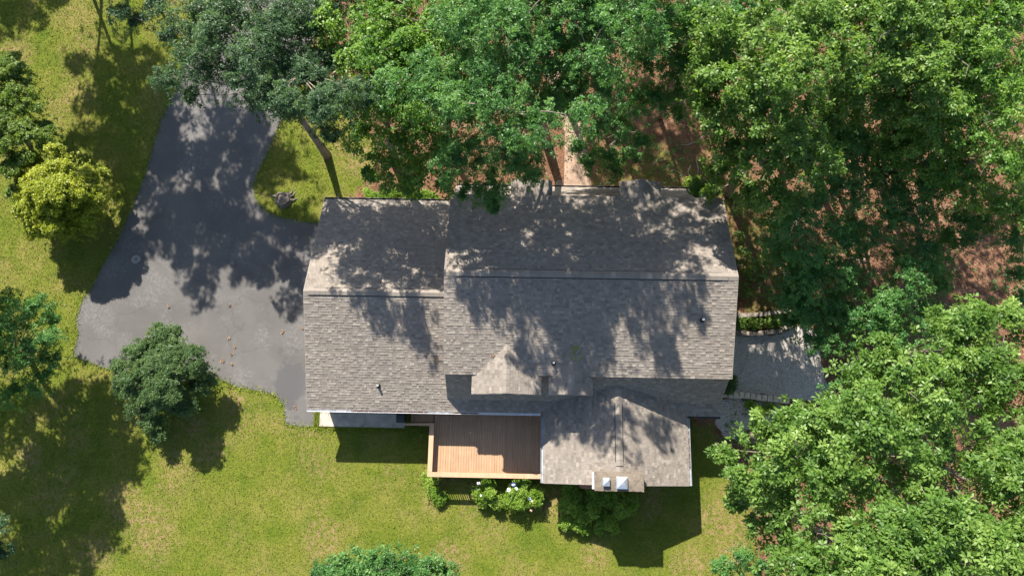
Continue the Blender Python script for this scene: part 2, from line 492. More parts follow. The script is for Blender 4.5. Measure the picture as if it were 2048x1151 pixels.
def sheet(name, poly, z, m, label):
    from mathutils.geometry import tessellate_polygon
    tri = tessellate_polygon([[Vector((p[0], p[1], 0)) for p in poly]])
    fs = []
    for t in tri:
        (ax, ay), (bx, by), (cx, cy) = [poly[i] for i in t]
        fs.append(tuple(t) if (bx - ax) * (cy - ay) - (by - ay) * (cx - ax) > 0 else tuple(t)[::-1])
    me = bpy.data.meshes.new(name)
    me.from_pydata([(p[0], p[1], z) for p in poly], [], fs)
    me.update()
    return tag(link(name, me, m), label, kind='structure')
sheet('driveway', smooth_poly(DRIVE, rough=0.025), 0.012, M['asphalt'], 'worn grey asphalt driveway widening beside the garage')
GRAVEL = P((1462,668),(1475,655),(1540,672),(1590,655),(1612,640),(1634,672),(1642,720),(1650,760),(1656,790),(1620,800),(1565,792),(1470,784),(1450,784),(1440,700))
sheet('gravel_path', smooth_poly(GRAVEL, rough=0.06, seed=3), 0.008, M['gravel'], 'grey gravel pad beside the right end of the house')
GRAVEL2 = P((1440,800),(1500,798),(1560,800),(1545,860),(1500,880),(1445,870),(1430,835))
sheet('gravel_path', smooth_poly(GRAVEL2, rough=0.08, seed=4), 0.008, M['gravel'], 'thin gravel below the block wall')

pad = MB()
c0, c1 = (-7.72, -7.55), (-2.7, -6.35)
tag(pad.bevbox(c0[0], c1[0], c0[1], c1[1], -0.05, 0.06, 0.012).build('pavement', M['concrete']), 'pale concrete pad along the rear garage wall', kind='structure')

# front walkway: slabs
walk = MB()
w_ = tag(walk.prism(P((1090,140),(1128,140),(1166,262),(1184,376),(1128,376),(1130,266)), -0.05, 0.02).build('path', M['walk']), 'tan concrete front walk leading to the house door', kind='structure')
for q in (P((1136,312),(1177,310),(1179,372),(1135,372)), P((1136,268),(1163,266),(1176,309),(1136,311)), P((1118,226),(1151,224),(1162,264),(1137,266)), P((1100,186),(1136,184),(1150,222),(1117,224)), P((1092,146),(1126,144),(1135,182),(1100,184))):
    MB().prism(q, 0.021, 0.055).build('slab', M['walk'], w_)

# ------------------------------------------------------------------ house
house = empty('house', (7, -1, 0), 'brown shingled gambrel house with attached garage and rear wing', 'house')
tabs_all = []      # (width, verts, faces, tint, key)
SHINGLES = {}
def tri_tint():
    return float(np.clip(rng.choice([0.18, 0.4, 0.55, 0.68, 0.92], p=[0.16, 0.26, 0.26, 0.2, 0.12]) + rng.normal(0, 0.06), 0, 1))
def shingle_plane(O, u, v, span, L, key, expo=0.143, wide=(0.10, 0.28)):
    """courses of tabs from the eave up; span(s) gives the run (u0, u1) at slope distance s"""
    O = np.array(O, float); u = np.array(u, float); v = np.array(v, float)
    n = np.cross(u, v); n /= np.linalg.norm(n)
    out = SHINGLES.setdefault(key, [])
    k = 0
    s = 0.0
    while s < L - 0.02:
        s1 = min(s + expo, L)
        u0, u1 = span(0.5 * (s + s1))
        a = u0
        while a < u1 - 0.02:
            w = rng.uniform(*wide)
            b = min(a + w, u1)
            if u1 - b < 0.06: b = u1
            hi = rng.random() < 0.5
            t = 0.027 if hi else 0.012
            t += rng.uniform(-0.001, 0.001)
            ga = 0.003
            dl = rng.normal(0, 0.002)
            top = min(s1 + 0.02, L)
            vs = [O + u * (a + ga) + v * (s + dl) + n * t, O + u * (b - ga) + v * (s + dl) + n * t,
                  O + u * (b - ga) + v * top + n * 0.006, O + u * (a + ga) + v * top + n * 0.006,
                  O + u * (a + ga) + v * (s + dl) - n * 0.002, O + u * (b - ga) + v * (s + dl) - n * 0.002,
                  O + u * (b - ga) + v * top - n * 0.002, O + u * (a + ga) + v * top - n * 0.002]
            tt = tri_tint() - (0.10 if not hi else -0.05)
            out.append((b - a, vs, float(np.clip(tt, 0, 1)), s))
            a = b
        s = s1
        k += 1
TF = [(0, 1, 2, 3), (4, 5, 1, 0), (5, 6, 2, 1), (7, 4, 0, 3)]
def flush_shingles(key, parent, singles=0, smin=0, smax=99):
    lst = SHINGLES[key]
    idx = set()
    if singles:
        order = sorted(range(len(lst)), key=lambda i: -lst[i][0] if smin <= lst[i][3] <= smax else 9)
        idx = set(order[:singles])
    mb = MB()
    for i, (w, vs, tt, s) in enumerate(lst):
        if i in idx:
            MB().add(vs, TF, tt).build('shingle', M['shingle'], parent)
        else:
            mb.add(vs, TF, tt)
    o = mb.build('shingle_courses', M['shingle'], parent)
    o['kind'] = 'stuff'

ZR, ZE, SL = 7.285, 5.31, 1.975 / 4.95
XE = 14.9
YE = 4.95
def zmain(y): return ZR - SL * abs(y)
def roof_part(name, corners, th=0.16):
    a, b, c, d = corners
    return MB().quadslab(a, b, c, d, th).build(name, M['felt'], house)
def slope_vec(dy, dz):
    l = math.hypot(dy, dz); return l, dy / l, dz / l
# main roof, two slopes
L, cy, cz = slope_vec(YE, ZR - ZE)
r1 = roof_part('roof_slope', [(0, -YE, ZE), (XE, -YE, ZE), (XE, 0, ZR), (0, 0, ZR)])
shingle_plane((0, -YE, ZE), (1, 0, 0), (0, cy, cz), lambda s: (0, XE), L, 'main_rear')
flush_shingles('main_rear', r1, 150, 0.2, 5.0)
r2 = roof_part('roof_slope', [(XE, YE, ZE), (0, YE, ZE), (0, 0, ZR), (XE, 0, ZR)])
shingle_plane((XE, YE, ZE), (-1, 0, 0), (0, -cy, cz), lambda s: (0, XE), L, 'main_front')
flush_shingles('main_front', r2)
# steep lower gambrel slopes
YB, ZB = 6.06, 3.13
L2, cy2, cz2 = slope_vec(YB - 4.72, 5.22 - ZB)
r3 = roof_part('lower_roof_slope', [(0.02, -YB, ZB), (XE - 0.02, -YB, ZB), (XE - 0.02, -4.72, 5.22), (0.02, -4.72, 5.22)])
shingle_plane((0.02, -YB, ZB), (1, 0, 0), (0, cy2, cz2), lambda s: (0, XE - 0.04), L2, 'low_rear')
flush_shingles('low_rear', r3)
YF, ZF = 6.50, 2.62
L3, cy3, cz3 = slope_vec(YF - 4.72, 5.22 - ZF)
r4 = roof_part('lower_roof_slope', [(XE - 0.02, YF, ZF), (0.02, YF, ZF), (0.02, 4.72, 5.22), (XE - 0.02, 4.72, 5.22)])
shingle_plane((XE - 0.02, YF, ZF), (-1, 0, 0), (0, -cy3, cz3), lambda s: (0, XE - 0.04), L3, 'low_front')
flush_shingles('low_front', r4)
# garage
GX0, GX1, GY, GZ = -7.67, 0.30, -0.655, 5.29
GF, GR, GE = 5.44, -6.73, 2.85
Lg, gy_, gz_ = slope_vec(GY - GR, GZ - GE)
r5 = roof_part('garage_roof_slope', [(GX0, GR, GE), (GX1, GR, GE), (GX1, GY, GZ), (GX0, GY, GZ)])
shingle_plane((GX0, GR, GE), (1, 0, 0), (0, gy_, gz_), lambda s: (0, GX1 - GX0), Lg, 'gar_rear')
flush_shingles('gar_rear', r5, 110, 0.0, 5.0)
Lf, fy_, fz_ = slope_vec(GF - GY, GZ - GE)
r6 = roof_part('garage_roof_slope', [(GX1, GF, GE), (GX0, GF, GE), (GX0, GY, GZ), (GX1, GY, GZ)])
shingle_plane((GX1, GF, GE), (-1, 0, 0), (0, -fy_, fz_), lambda s: (0, GX1 - GX0), Lf, 'gar_front')
flush_shingles('gar_front', r6)
def zgar(y): return GE + (y - GR) * (GZ - GE) / (GY - GR)
# low strip carrying the garage slope along the main house
Lp, py_, pz_ = slope_vec(0.72, zgar(GR + 0.72) - GE)
for (xa, xb, key) in ((0.302, 6.6, 'pent_w'), (11.8, XE - 0.02, 'pent_e')):
    r = roof_part('eave_roof', [(xa, GR, GE), (xb, GR, GE), (xb, GR + 0.72, zgar(GR + 0.72)), (xa, GR + 0.72, zgar(GR + 0.72))], 0.12)
    shingle_plane((xa, GR, GE), (1, 0, 0), (0, py_, pz_), lambda s, w=xb - xa: (0, w), Lp, key)
    flush_shingles(key, r)
# rear wing
WX0, WX1, WXR, WZ, WE, WS = 5.27, 13.10, 9.17, 4.37, 2.86, -10.38
def wing_n(z):
    return -(4.72 + (5.22 - z) * (YB - 4.72) / (5.22 - ZB)) if z > ZB else GR + (z - GE) * (GY - GR) / (GZ - GE)
for side in (-1, 1):
    ex = WX0 if side < 0 else WX1
    hw = abs(WXR - ex)
    Lw, wx_, wz_ = slope_vec(hw, WZ - WE)
    if side < 0:
        O = (ex, WS, WE); u = (0, -1, 0); v = (wx_, 0, wz_)
        cor = [(ex, -6.5, WE), (ex, WS, WE), (WXR, WS, WZ), (WXR, -5.2, WZ)]
        fn = lambda s: (0, 0)
        O = (ex, -5.0, WE)
        span = lambda s: (-5.0 - wing_n(WE + s * wz_) - 0.12, -5.0 - WS)
    else:
        cor = [(ex, WS, WE), (ex, -6.5, WE), (WXR, -5.2, WZ), (WXR, WS, WZ)]
        O = (ex, WS, WE); u = (0, 1, 0); v = (-wx_, 0, wz_)
        span = lambda s: (0, wing_n(WE + s * wz_) - WS + 0.12)
    r = roof_part('wing_roof_slope', cor)
    key = 'wing%d' % side
    shingle_plane(O, u, v, span, Lw, key)
    flush_shingles(key, r, 20, 0.2, 4)
    if side < 0: wing_roof = r

# ridge vents with their caps
def ridge_vent(a, b, slope, parent_roof, vented, capw=0.19, raise_=0.055):
    """a, b: ridge ends; vented: (t0, t1) metres along the ridge where the vent runs"""
    a = np.array(a, float); b = np.array(b, float)
    Lr = np.linalg.norm(b - a); u = (b - a) / Lr
    side = np.cross(u, [0, 0, 1.0])
    drop = slope * capw
    if vented:
        v0, v1 = vented
        mb = MB()
        for sg in (-1, 1):
            e0 = a + u * v0; e1 = a + u * v1
            w = capw + 0.035
            vs = [e0 + [0, 0, raise_], e1 + [0, 0, raise_], e1 + side * sg * w + [0, 0, raise_ - 0.012 - slope * w], e0 + side * sg * w + [0, 0, raise_ - 0.012 - slope * w],
                  e0 + side * sg * w + [0, 0, -slope * w], e1 + side * sg * w + [0, 0, -slope * w], e0 + [0, 0, -0.0], e1 + [0, 0, 0.0]]
            mb.add(vs, [(0, 1, 2, 3), (3, 2, 5, 4), (0, 3, 4, 6), (2, 1, 7, 5)])
        mb.build('ridge_vent', M['vent'], parent_roof)
    s = 0.0
    while s < Lr - 0.03:
        e = min(s + rng.uniform(0.26, 0.32), Lr)
        hi = raise_ + 0.006 if vented and v0 - 0.34 < s and e < v1 + 0.34 else 0.020
        t0 = hi + 0.012; t1 = hi
        tint = min(1.0, tri_tint() * 0.7 + 0.28)
        p0, p1 = a + u * s, a + u * min(e + 0.03, Lr)
        vs = []
        for p, t in ((p0, t1), (p1, t0)):
            for o_ in (-1, 0, 1):
                vs.append(p + side * o_ * capw + [0, 0, t - (drop if o_ else 0)])
        for p, t in ((p0, t1), (p1, t0)):
            for o_ in (-1, 0, 1):
                vs.append(p + side * o_ * capw + [0, 0, t - 0.012 - (drop if o_ else 0)])
        fs = [(0, 1, 4, 3), (1, 2, 5, 4), (3, 4, 10, 9), (4, 5, 11, 10), (0, 6, 7, 1), (1, 7, 8, 2), (0, 3, 9, 6), (2, 8, 11, 5)]
        MB().add(vs, fs, tint).build('ridge_shingle', M['shingle'], parent_roof)
        s = e
ridge_vent((0, 0, ZR), (XE, 0, ZR), SL, r1, (0.75, 14.1))
ridge_vent((GX0, GY, GZ), (GX1, GY, GZ), (GZ - GE) / (GY - GR), r5, (0.55, GX1 - GX0 - 0.02))
ridge_vent((WXR, -5.15, WZ), (WXR, WS, WZ), (WZ - WE) / (WXR - WX0), wing_roof, (1.05, 4.05), 0.18)

# dormers
def dormer(x0, x1, zr, front_y, ze, sgn, key):
    """gabled dormer; sgn -1 faces the back garden, +1 faces the front"""
    xr = 0.5 * (x0 + x1)
    hw = xr - x0
    def yn(z):
        return sgn * ((ZR - z) / SL if z >= ZE else 4.85)
    mb = MB()
    yt = yn(zr)
    for ex in (x0, x1):
        q = [(ex, front_y, ze), (ex, sgn * 4.8, ze), (xr, yt, zr), (xr, front_y, zr)]
        if (ex == x0) == (sgn < 0): q = q[::-1]
        mb.quadslab(*q, 0.12)
    d = mb.build('dormer', M['felt'], house)
    Ld, dx, dz = slope_vec(hw, zr - ze)
    y_lo = min(front_y, yt) if sgn < 0 else None
    # west plane (u must make u x v point up)
    if sgn < 0:
        shingle_plane((x0, 0, ze), (0, -1, 0), (dx, 0, dz), lambda s: (-yn(ze + s * dz) - 0.02, -front_y), Ld, key)
        shingle_plane((x1, front_y, ze), (0, 1, 0), (-dx, 0, dz), lambda s: (0, yn(ze + s * dz) - front_y + 0.02), Ld, key)
    else:
        shingle_plane((x0, front_y, ze), (0, -1, 0), (dx, 0, dz), lambda s: (0, front_y - yn(ze + s * dz) + 0.02), Ld, key)
        shingle_plane((x1, 0, ze), (0, 1, 0), (-dx, 0, dz), lambda s: (yn(ze + s * dz) - 0.02, front_y), Ld, key)
    flush_shingles(key, d)
    ridge_vent((xr, yt + sgn * 0.05, zr), (xr, front_y, zr), (zr - ze) / hw, d, None, 0.17)
    w = MB()
    y0 = front_y - sgn * 0.22
    ya, yb = sorted((y0, sgn * 4.5))
    w.box(x0 + 0.2, x1 - 0.2, ya, yb, 3.0, ze - 0.12)
    ty = y0
    w.add([(x0 + 0.2, ty, ze - 0.12), (x1 - 0.2, ty, ze - 0.12), (xr, ty, zr - 0.13), (x0 + 0.2, yt, ze - 0.12), (x1 - 0.2, yt, ze - 0.12), (xr, yt, zr - 0.13)],
          [(0, 1, 2), (3, 5, 4), (0, 2, 5, 3), (1, 4, 5, 2)])
    w.build('dormer_wall', M['siding'], d)
    for wx in ([xr] if x1 - x0 < 2.6 else [xr - 0.65, xr + 0.65]):
        ya, yb = sorted((y0 + sgn * 0.002, y0 + sgn * 0.05)); q = MB()
        for (a_, b_, c_, d_) in ((-.45, .45, ze - 1.32, ze - 1.24), (-.45, .45, ze - .34, ze - .26), (-.45, -.37, ze - 1.24, ze - .34), (.37, .45, ze - 1.24, ze - .34), (-.37, .37, ze - .82, ze - .77)):
            q.box(wx + a_, wx + b_, ya, yb, c_, d_)
        q.build('window_frame', M['trim_white'], d)
        ya, yb = sorted((y0 + sgn * 0.003, y0 + sgn * 0.02))
        MB().box(wx - .37, wx + .37, ya, yb, ze - 1.24, ze - .34).build('pane', M['glass'], d)
    f = MB()
    for ex in (x0, x1):                       # rake boards
        a = np.array([ex, front_y, ze - 0.005]); b = np.array([xr, front_y, zr - 0.005])
        o_ = np.array([0, sgn * 0.022, 0])
        f.add([a, b, b - [0, 0, .14], a - [0, 0, .14], a + o_, b + o_, b + o_ - [0, 0, .14], a + o_ - [0, 0, .14]],
              [(0, 1, 2, 3), (4, 7, 6, 5), (0, 4, 5, 1), (3, 2, 6, 7), (0, 3, 7, 4), (1, 5, 6, 2)])
    f.build('rake_board', M['rake'], d)
dormer(1.46, 5.05, 5.92, -5.93, 5.22, -1, 'd1')
dormer(5.45, 7.72, 5.60, -5.90, 5.20, -1, 'd2')
dormer(9.32, 11.57, 5.66, 5.84, 5.20, 1, 'f2')
dormer(3.30, 5.57, 5.66, 5.82, 5.20, 1, 'f1')

# walls
def gable_wall(pts, x0, x1):
    n = len(pts)
    vs = [(x0, y, z) for y, z in pts] + [(x1, y, z) for y, z in pts]
    return vs, [tuple(range(n)), tuple(range(2 * n - 1, n - 1, -1))] + [(i, n + i, n + (i + 1) % n, (i + 1) % n) for i in range(n)]
w = MB()
w.add(*gable_wall([(-5.75, 0), (6.1, 0), (6.1, 2.7), (4.55, 5.1), (0, 7.02), (-4.55, 5.1), (-5.75, 3.1)], 0.28, 0.45))
w.add(*gable_wall([(-5.75, 0), (6.1, 0), (6.1, 2.7), (4.55, 5.1), (0, 7.02), (-4.55, 5.1), (-5.75, 3.1)], 14.45, 14.62))
w.box(0.45, 14.45, -5.75, -5.6, 0, 3.1); w.box(0.45, 14.45, 5.95, 6.1, 0, 2.6)
w.build('wall', M['siding'], house)
w = MB()
w.add(*gable_wall([(-6.3, 0), (5.0, 0), (5.0, 2.75), (GY, 5.02), (-6.3, 2.75)], -7.35, -7.2))
w.box(-7.2, 0.27, -6.3, -6.15, 0, 2.75); w.box(-7.2, 0.27, 4.85, 5.0, 0, 2.75)
w.build('garage_wall', M['siding'], house)
w = MB()
vs, fs = gable_wall([(WX0 + 0.4, 0), (WX1 - 0.4, 0), (WX1 - 0.4, 2.75), (WXR, 4.1), (WX0 + 0.4, 2.75)], -10.1, -9.95)
w.add([(b, a, c) for a, b, c in vs], [q[::-1] for q in fs])
w.box(WX0 + 0.4, WX0 + 0.55, -9.95, -5.8, 0, 2.75); w.box(WX1 - 0.55, WX1 - 0.4, -9.95, -5.8, 0, 2.75)
w.build('wing_wall', M['siding'], house)

# rake and eave trim
def strip(p, q, w, name='rake_board', m='rake', up=0.012, out=(0, 0, 0)):
    p = np.array(p, float); q = np.array(q, float); o_ = np.array(out, float)
    vs = []
    for e in (p, q):
        vs += [e + [0, 0, up], e + o_ * w + [0, 0, up], e + o_ * w - [0, 0, 0.16], e - [0, 0, 0.16]]
    return MB().add(vs, [(0, 1, 5, 4), (1, 2, 6, 5), (2, 3, 7, 6), (3, 0, 4, 7), (0, 3, 2, 1), (4, 5, 6, 7)]).build(name, M[m], house)
for x, sx in ((0, -1), (XE, 1)):
    if x: 
        strip((x, -YE, ZE), (x, 0, ZR), 0.025, out=(sx, 0, 0)); strip((x, YE, ZE), (x, 0, ZR), 0.025, out=(sx, 0, 0))
strip((GX0, GR, GE), (GX0, GY, GZ), 0.025, out=(-1, 0, 0)); strip((GX0, GF, GE), (GX0, GY, GZ), 0.025, out=(-1, 0, 0))
strip((WX0, WS, WE), (WXR, WS, WZ), 0.025, out=(0, -1, 0)); strip((WX1, WS, WE), (WXR, WS, WZ), 0.025, out=(0, -1, 0))

# gutters
def gutter(a, b, out, m, debris=None, w=0.12):
    a = np.array(a, float); b = np.array(b, float); o_ = np.array(out, float)
    prof = [(0.0, 0.0), (0.0, -0.11), (w * 0.8, -0.11), (w, 0.0), (w - 0.014, 0.004), (w * 0.8 - 0.012, -0.098), (0.012, -0.098), (0.012, 0.0)]
    vs = []
    for e in (a, b):
        for d_, h in prof: vs.append(e + o_ * d_ + [0, 0, h])
    n = len(prof)
    fs = [(i, (i + 1) % n, n + (i + 1) % n, n + i) for i in range(n)] + [(0, 7, 6, 1), (1, 6, 5, 2), (2, 5, 4, 3), (8, 9, 14, 15), (9, 10, 13, 14), (10, 11, 12, 13)]
    g = MB().add(vs, fs).build('gutter', M[m], house)
    for e, sg in ((a, -1), (b, 1)):               # end plates
        u = (b - a) / np.linalg.norm(b - a) * sg
        q = [e, e + o_ * w, e + o_ * w * 0.8 - [0, 0, .112], e - [0, 0, .112]]
        MB().add(q + [p + u * 0.006 for p in q], [(0, 1, 2, 3), (7, 6, 5, 4), (0, 4, 5, 1), (1, 5, 6, 2), (2, 6, 7, 3), (3, 7, 4, 0)]).build('end_cap', M[m], g)
    if debris:
        mb = MB()
        u = (b - a); Lr = np.linalg.norm(u); u /= Lr
        for (s0, s1) in debris:
            n_ = int((s1 - s0) * 170)
            for _ in range(n_):
                s_ = rng.uniform(s0, s1); c = a + u * s_ + o_ * rng.uniform(0.02, 0.095) + [0, 0, rng.uniform(-0.07, -0.005)]
                d1 = rng.normal(0, 1, 3); d1 /= np.linalg.norm(d1); d2 = np.cross(d1, rng.normal(0, 1, 3)); d2 /= np.linalg.norm(d2) + 1e-6
                r_ = rng.uniform(0.015, 0.035)
                mb.add([c - d1 * r_, c + d2 * r_ * .6, c + d1 * r_, c - d2 * r_ * .6], [(0, 1, 2, 3)])
        dd = mb.build('gutter_debris', M['debris'], g); dd['kind'] = 'stuff'
gutter((GX0, GR - 0.005, GE), (5.12, GR - 0.005, GE), (0, -1, 0), 'trim_white', [(2.4, 6.6), (8.0, 9.4)])
gutter((WX0 - 0.005, -6.9, WE), (WX0 - 0.005, WS, WE), (-1, 0, 0), 'gutter_grey')
gutter((WX1 + 0.005, WS, WE), (WX1 + 0.005, -6.86, WE), (1, 0, 0), 'gutter_grey', [(0.9, 2.9)])
gutter((13.25, GR - 0.005, GE), (XE, GR - 0.005, GE), (0, -1, 0), 'gutter_dark', [(0.1, 0.5)])
gutter((XE, YF + 0.005, ZF), (0.05, YF + 0.005, ZF), (0, 1, 0), 'gutter_dark', [(1, 2), (8.5, 10)])
gutter((-0.02, GF + 0.005, GE), (GX0, GF + 0.005, GE), (0, 1, 0), 'gutter_dark', [(0.1, 1.2)])

# vent pipes
def pipe(px, py, fn):
    p = on_plane(px, py, fn)
    n = 14
    mb = MB()
    h, r, ri = 0.30, 0.055, 0.042
    ring = [(math.cos(2 * math.pi * k / n), math.sin(2 * math.pi * k / n)) for k in range(n)]
    vs = []
    for (rr, z) in ((r, -0.1), (r, h), (ri, h), (ri, h - 0.10)):
        vs += [(p[0] + c * rr, p[1] + s * rr, p[2] + z) for c, s in ring]
    fs = [(i * n + k, i * n + (k + 1) % n, (i + 1) * n + (k + 1) % n, (i + 1) * n + k) for i in range(3) for k in range(n)] + [tuple(3 * n + k for k in range(n))]
    o = mb.add(vs, fs).build('vent_pipe', M['pvc'], house)
    b = MB()
    vs = []
    for (rr, z) in ((0.125, 0.0), (0.075, 0.10), (0.064, 0.22), (0.057, 0.22)):
        for c, s in ring:
            x, y = p[0] + c * rr, p[1] + s * rr
            vs.append((x, y, (fn(x, y) if z == 0 else p[2]) + z + (0.02 if z == 0 else 0)))
    fs = [(i * n + k, i * n + (k + 1) % n, (i + 1) * n + (k + 1) % n, (i + 1) * n + k) for i in range(3) for k in range(n)]
    b.add(vs, fs).build('flashing', M['rubber'], o)
pipe(757, 771, lambda x, y: zgar(y))
pipe(1107, 726, lambda x, y: zmain(y))
pipe(1404, 640, lambda x, y: zmain(y))

# chimney: brick stack with shoulder, mortar crown and two metal caps
CX0, CX1, CY0, CY1, CZ = 7.90, 10.38, -10.66, -9.74, 4.42
core = MB()
core.box(CX0 + 0.03, CX1 - 0.03, CY0 + 0.03, CY1 - 0.03, 0, CZ)
ch = core.build('chimney', M['mortar'], house)
base = MB()
base.box(CX0 - 0.55, CX0 + 0.02, CY0 + 0.03, CY1 - 0.37, 0, 2.6)
base.add([(CX0 - 0.55, CY0 + .03, 2.6), (CX0 + .02, CY0 + .03, 2.6), (CX0 + .02, CY1 - .37, 2.6), (CX0 - .55, CY1 - .37, 2.6), (CX0 + .02, CY0 + .03, 3.7), (CX0 + .02, CY1 - .37, 3.7)],
         [(0, 1, 4), (2, 3, 5), (3, 0, 4, 5), (1, 2, 5, 4)])
base.build('shoulder', M['brick'], ch)
br = MB()
zc = 0.0
row = 0
bx, by = 0.203, 0.0
while zc < CZ - 0.03:
    h = 0.062
    off = 0.107 if row % 2 else 0.0
    x = CX0 - off
    while x < CX1:
        a, b = max(x, CX0), min(x + 0.204, CX1)
        if b - a > 0.03:
            j = rng.uniform(-0.003, 0.003)
            br.box(a, b, CY0 + j, CY0 + 0.05, zc, zc + h, rng.random())
            if zc > 2.4: br.box(a, b, CY1 - 0.05, CY1 + j, zc, zc + h, rng.random())
        x += 0.215
    y = CY0 + 0.055 - (0 if row % 2 else 0.1)
    while y < CY1 - 0.055:
        a, b = max(y, CY0 + 0.055), min(y + 0.204, CY1 - 0.055)
        if b - a > 0.03:
            br.box(CX0, CX0 + 0.05, a, b, zc, zc + h, rng.random()); br.box(CX1 - 0.05, CX1, a, b, zc, zc + h, rng.random())
        y += 0.215
    zc += 0.0725
    row += 1
br_o = br.build('brick_courses', M['brick'], ch); br_o['kind'] = 'stuff'
cr = MB()
nx, ny = 26, 10
vs = []
for j in range(ny + 1):
    for i in range(nx + 1):
        x = CX0 - 0.01 + (CX1 - CX0 + 0.02) * i / nx; y = CY0 - 0.01 + (CY1 - CY0 + 0.02) * j / ny
        e = min(i, nx - i, (j), (ny - j))
        jag = rng.normal(0, 0.008) if e == 0 else 0
        vs.append((x + jag, y + (rng.normal(0, 0.010) if e == 0 else 0), CZ + 0.03 + 0.012 * min(e, 4) + rng.normal(0, 0.004)))
nt_ = len(vs)
fs = [(j * (nx + 1) + i, j * (nx + 1) + i + 1, (j + 1) * (nx + 1) + i + 1, (j + 1) * (nx + 1) + i) for j in range(ny) for i in range(nx)]
bord = [i for i in range(nx + 1)] + [j * (nx + 1) + nx for j in range(1, ny + 1)] + [ny * (nx + 1) + i for i in range(nx - 1, -1, -1)] + [j * (nx + 1) for j in range(ny - 1, 0, -1)]
low = []
for b_ in bord:
    low.append(len(vs)); vs.append((vs[b_][0], vs[b_][1], CZ - 0.04))
for k in range(len(bord)):
    k2 = (k + 1) % len(bord)
    fs.append((bord[k2], bord[k], low[k], low[k2]))
cr.add(vs, fs).build('crown', M['crown'], ch)
def flue_cap(x0, x1, y0, y1, z0, h, name='flue_cap'):
    mb = MB()
    zb, zt = z0 + h, z0 + h + 0.09
    ov = 0.03
    ins = 0.26
    ax, bx_, ay, by_ = x0 - ov, x1 + ov, y0 - ov, y1 + ov
    cx, cy_ = (x1 - x0) * ins, (y1 - y0) * ins
    prof = [(0, -0.035), (0, 0), (0.12, 0.045), (0.30, 0.075), (0.42, 0.088)]
    vs = []
    for t, z in prof:
        dx, dy = (bx_ - ax) * t, (by_ - ay) * t
        vs += [(ax + dx, ay + dy, zb + z), (bx_ - dx, ay + dy, zb + z), (bx_ - dx, by_ - dy, zb + z), (ax + dx, by_ - dy, zb + z)]
    fs = [(i * 4 + k, i * 4 + (k + 1) % 4, (i + 1) * 4 + (k + 1) % 4, (i + 1) * 4 + k) for i in range(len(prof) - 1) for k in range(4)]
    m = (len(prof) - 1) * 4
    fs += [(m, m + 1, m + 2, m + 3), (3, 2, 1, 0)]
    mb.add(vs, fs)
    for x in (x0, x1 - 0.015):
        for y in (y0, y1 - 0.015): mb.box(x, x + 0.015, y, y + 0.015, z0, zb - 0.03)
    mb.box(x0 + 0.02, x1 - 0.02, y0 + 0.02, y1 - 0.02, z0 - 0.02, z0 + h * 0.55)
    mb.build(name, M['alu'], ch)
q = at(1213, 963, 4.75); flue_cap(q[0] - 0.155, q[0] + 0.155, q[1] - 0.18, q[1] + 0.18, CZ + 0.06, 0.20)
q = at(1245, 965, 4.8); flue_cap(q[0] - 0.255, q[0] + 0.255, q[1] - 0.27, q[1] + 0.27, CZ + 0.06, 0.17)
# step flashing on the left cheek of the stack
fl = MB()
for k in range(5):
    y = CY1 - 0.02 - k * 0.17
    z = WE + (CX0 - WX0) * (WZ - WE) / (WXR - WX0)
    fl.box(CX0 - 0.10, CX0 - 0.004, y - 0.16, y, z - 0.05, z + 0.03 + 0.012 * (k % 2))
fl.build('flashing', M['trim_white'], ch)

# ------------------------------------------------------------------ deck
RIM_Y = -7.3
DX0, DX1, DY0, DYB, DZ, RZ = -1.02, 5.62, -10.12, -6.32, 1.08, 1.66
deck = empty('deck', (2, -8, 0), 'stained timber deck with low railing against the rear wing', 'deck')
bd = []
x = DX0 + 0.16
me0 = None
while x < DX1 - 0.02:
    jj = rng.uniform(-0.002, 0.002)
    o = MB().bevbox(0, 0.137, DY0 + 0.08, DYB, -0.035, 0.0, 0.006).mesh('board') if me0 is None else me0
    me0 = o
    ob = bpy.data.objects.new('board', o)
    if not o.materials: o.materials.append(M['deck'])
    col.objects.link(ob); ob.parent = deck; ob.matrix_parent_inverse = Matrix.Translation(-Vector(deck.location))
    ob.location = (x, jj, DZ + rng.uniform(-0.002, 0.002))
    x += 0.1445
fr = MB()
fr.box(DX0 + 0.02, DX1, DY0 + 0.10, DY0 + 0.14, DZ - 0.28, DZ - 0.04); fr.box(DX0 + 0.10, DX0 + 0.14, DY0 + 0.14, DYB, DZ - 0.28, DZ - 0.04)
for k in range(6):
    fr.box(DX0 + 0.5 + k * 1.1, DX0 + 0.54 + k * 1.1, DY0 + 0.14, DYB, DZ - 0.28, DZ - 0.045)
MB().box(DX0 + 0.02, DX1, DY0 + 0.045, DY0 + 0.078, DZ - 0.29, DZ + 0.025).build('rim_board', M['rail'], deck)
MB().box(DX0 + 0.125, DX0 + 0.158, DY0 + 0.08, RIM_Y, DZ - 0.29, DZ + 0.025).build('rim_board', M['rail'], deck)
fr.build('joist_frame', M['deck_dark'], deck)
RY0, RY1 = -10.22, -7.30
def railing(p, q, cap_out, gap=0.125):
    """posts, balusters, bottom rail; p,q are ground-plan ends"""
    p = np.array(p, float); q = np.array(q, float)
    Lr = np.linalg.norm(q - p); u = (q - p) / Lr
    n = int(Lr / gap)
    for k in range(1, n):
        c = p + u * (k * Lr / n)
        if k % 13 == 0: continue
        MB().box(c[0] - 0.019, c[0] + 0.019, c[1] - 0.019, c[1] + 0.019, DZ + 0.075, RZ - 0.04).build('baluster', M['rail'], deck)
    w = np.array([-u[1], u[0]]) * 0.02
    ends = [p + w, q + w, q - w, p - w]
    MB().prism(ends, DZ + 0.03, DZ + 0.07).build('bottom_rail', M['rail'], deck)
yc, xc = RY0 + 0.13, DX0 + 0.08
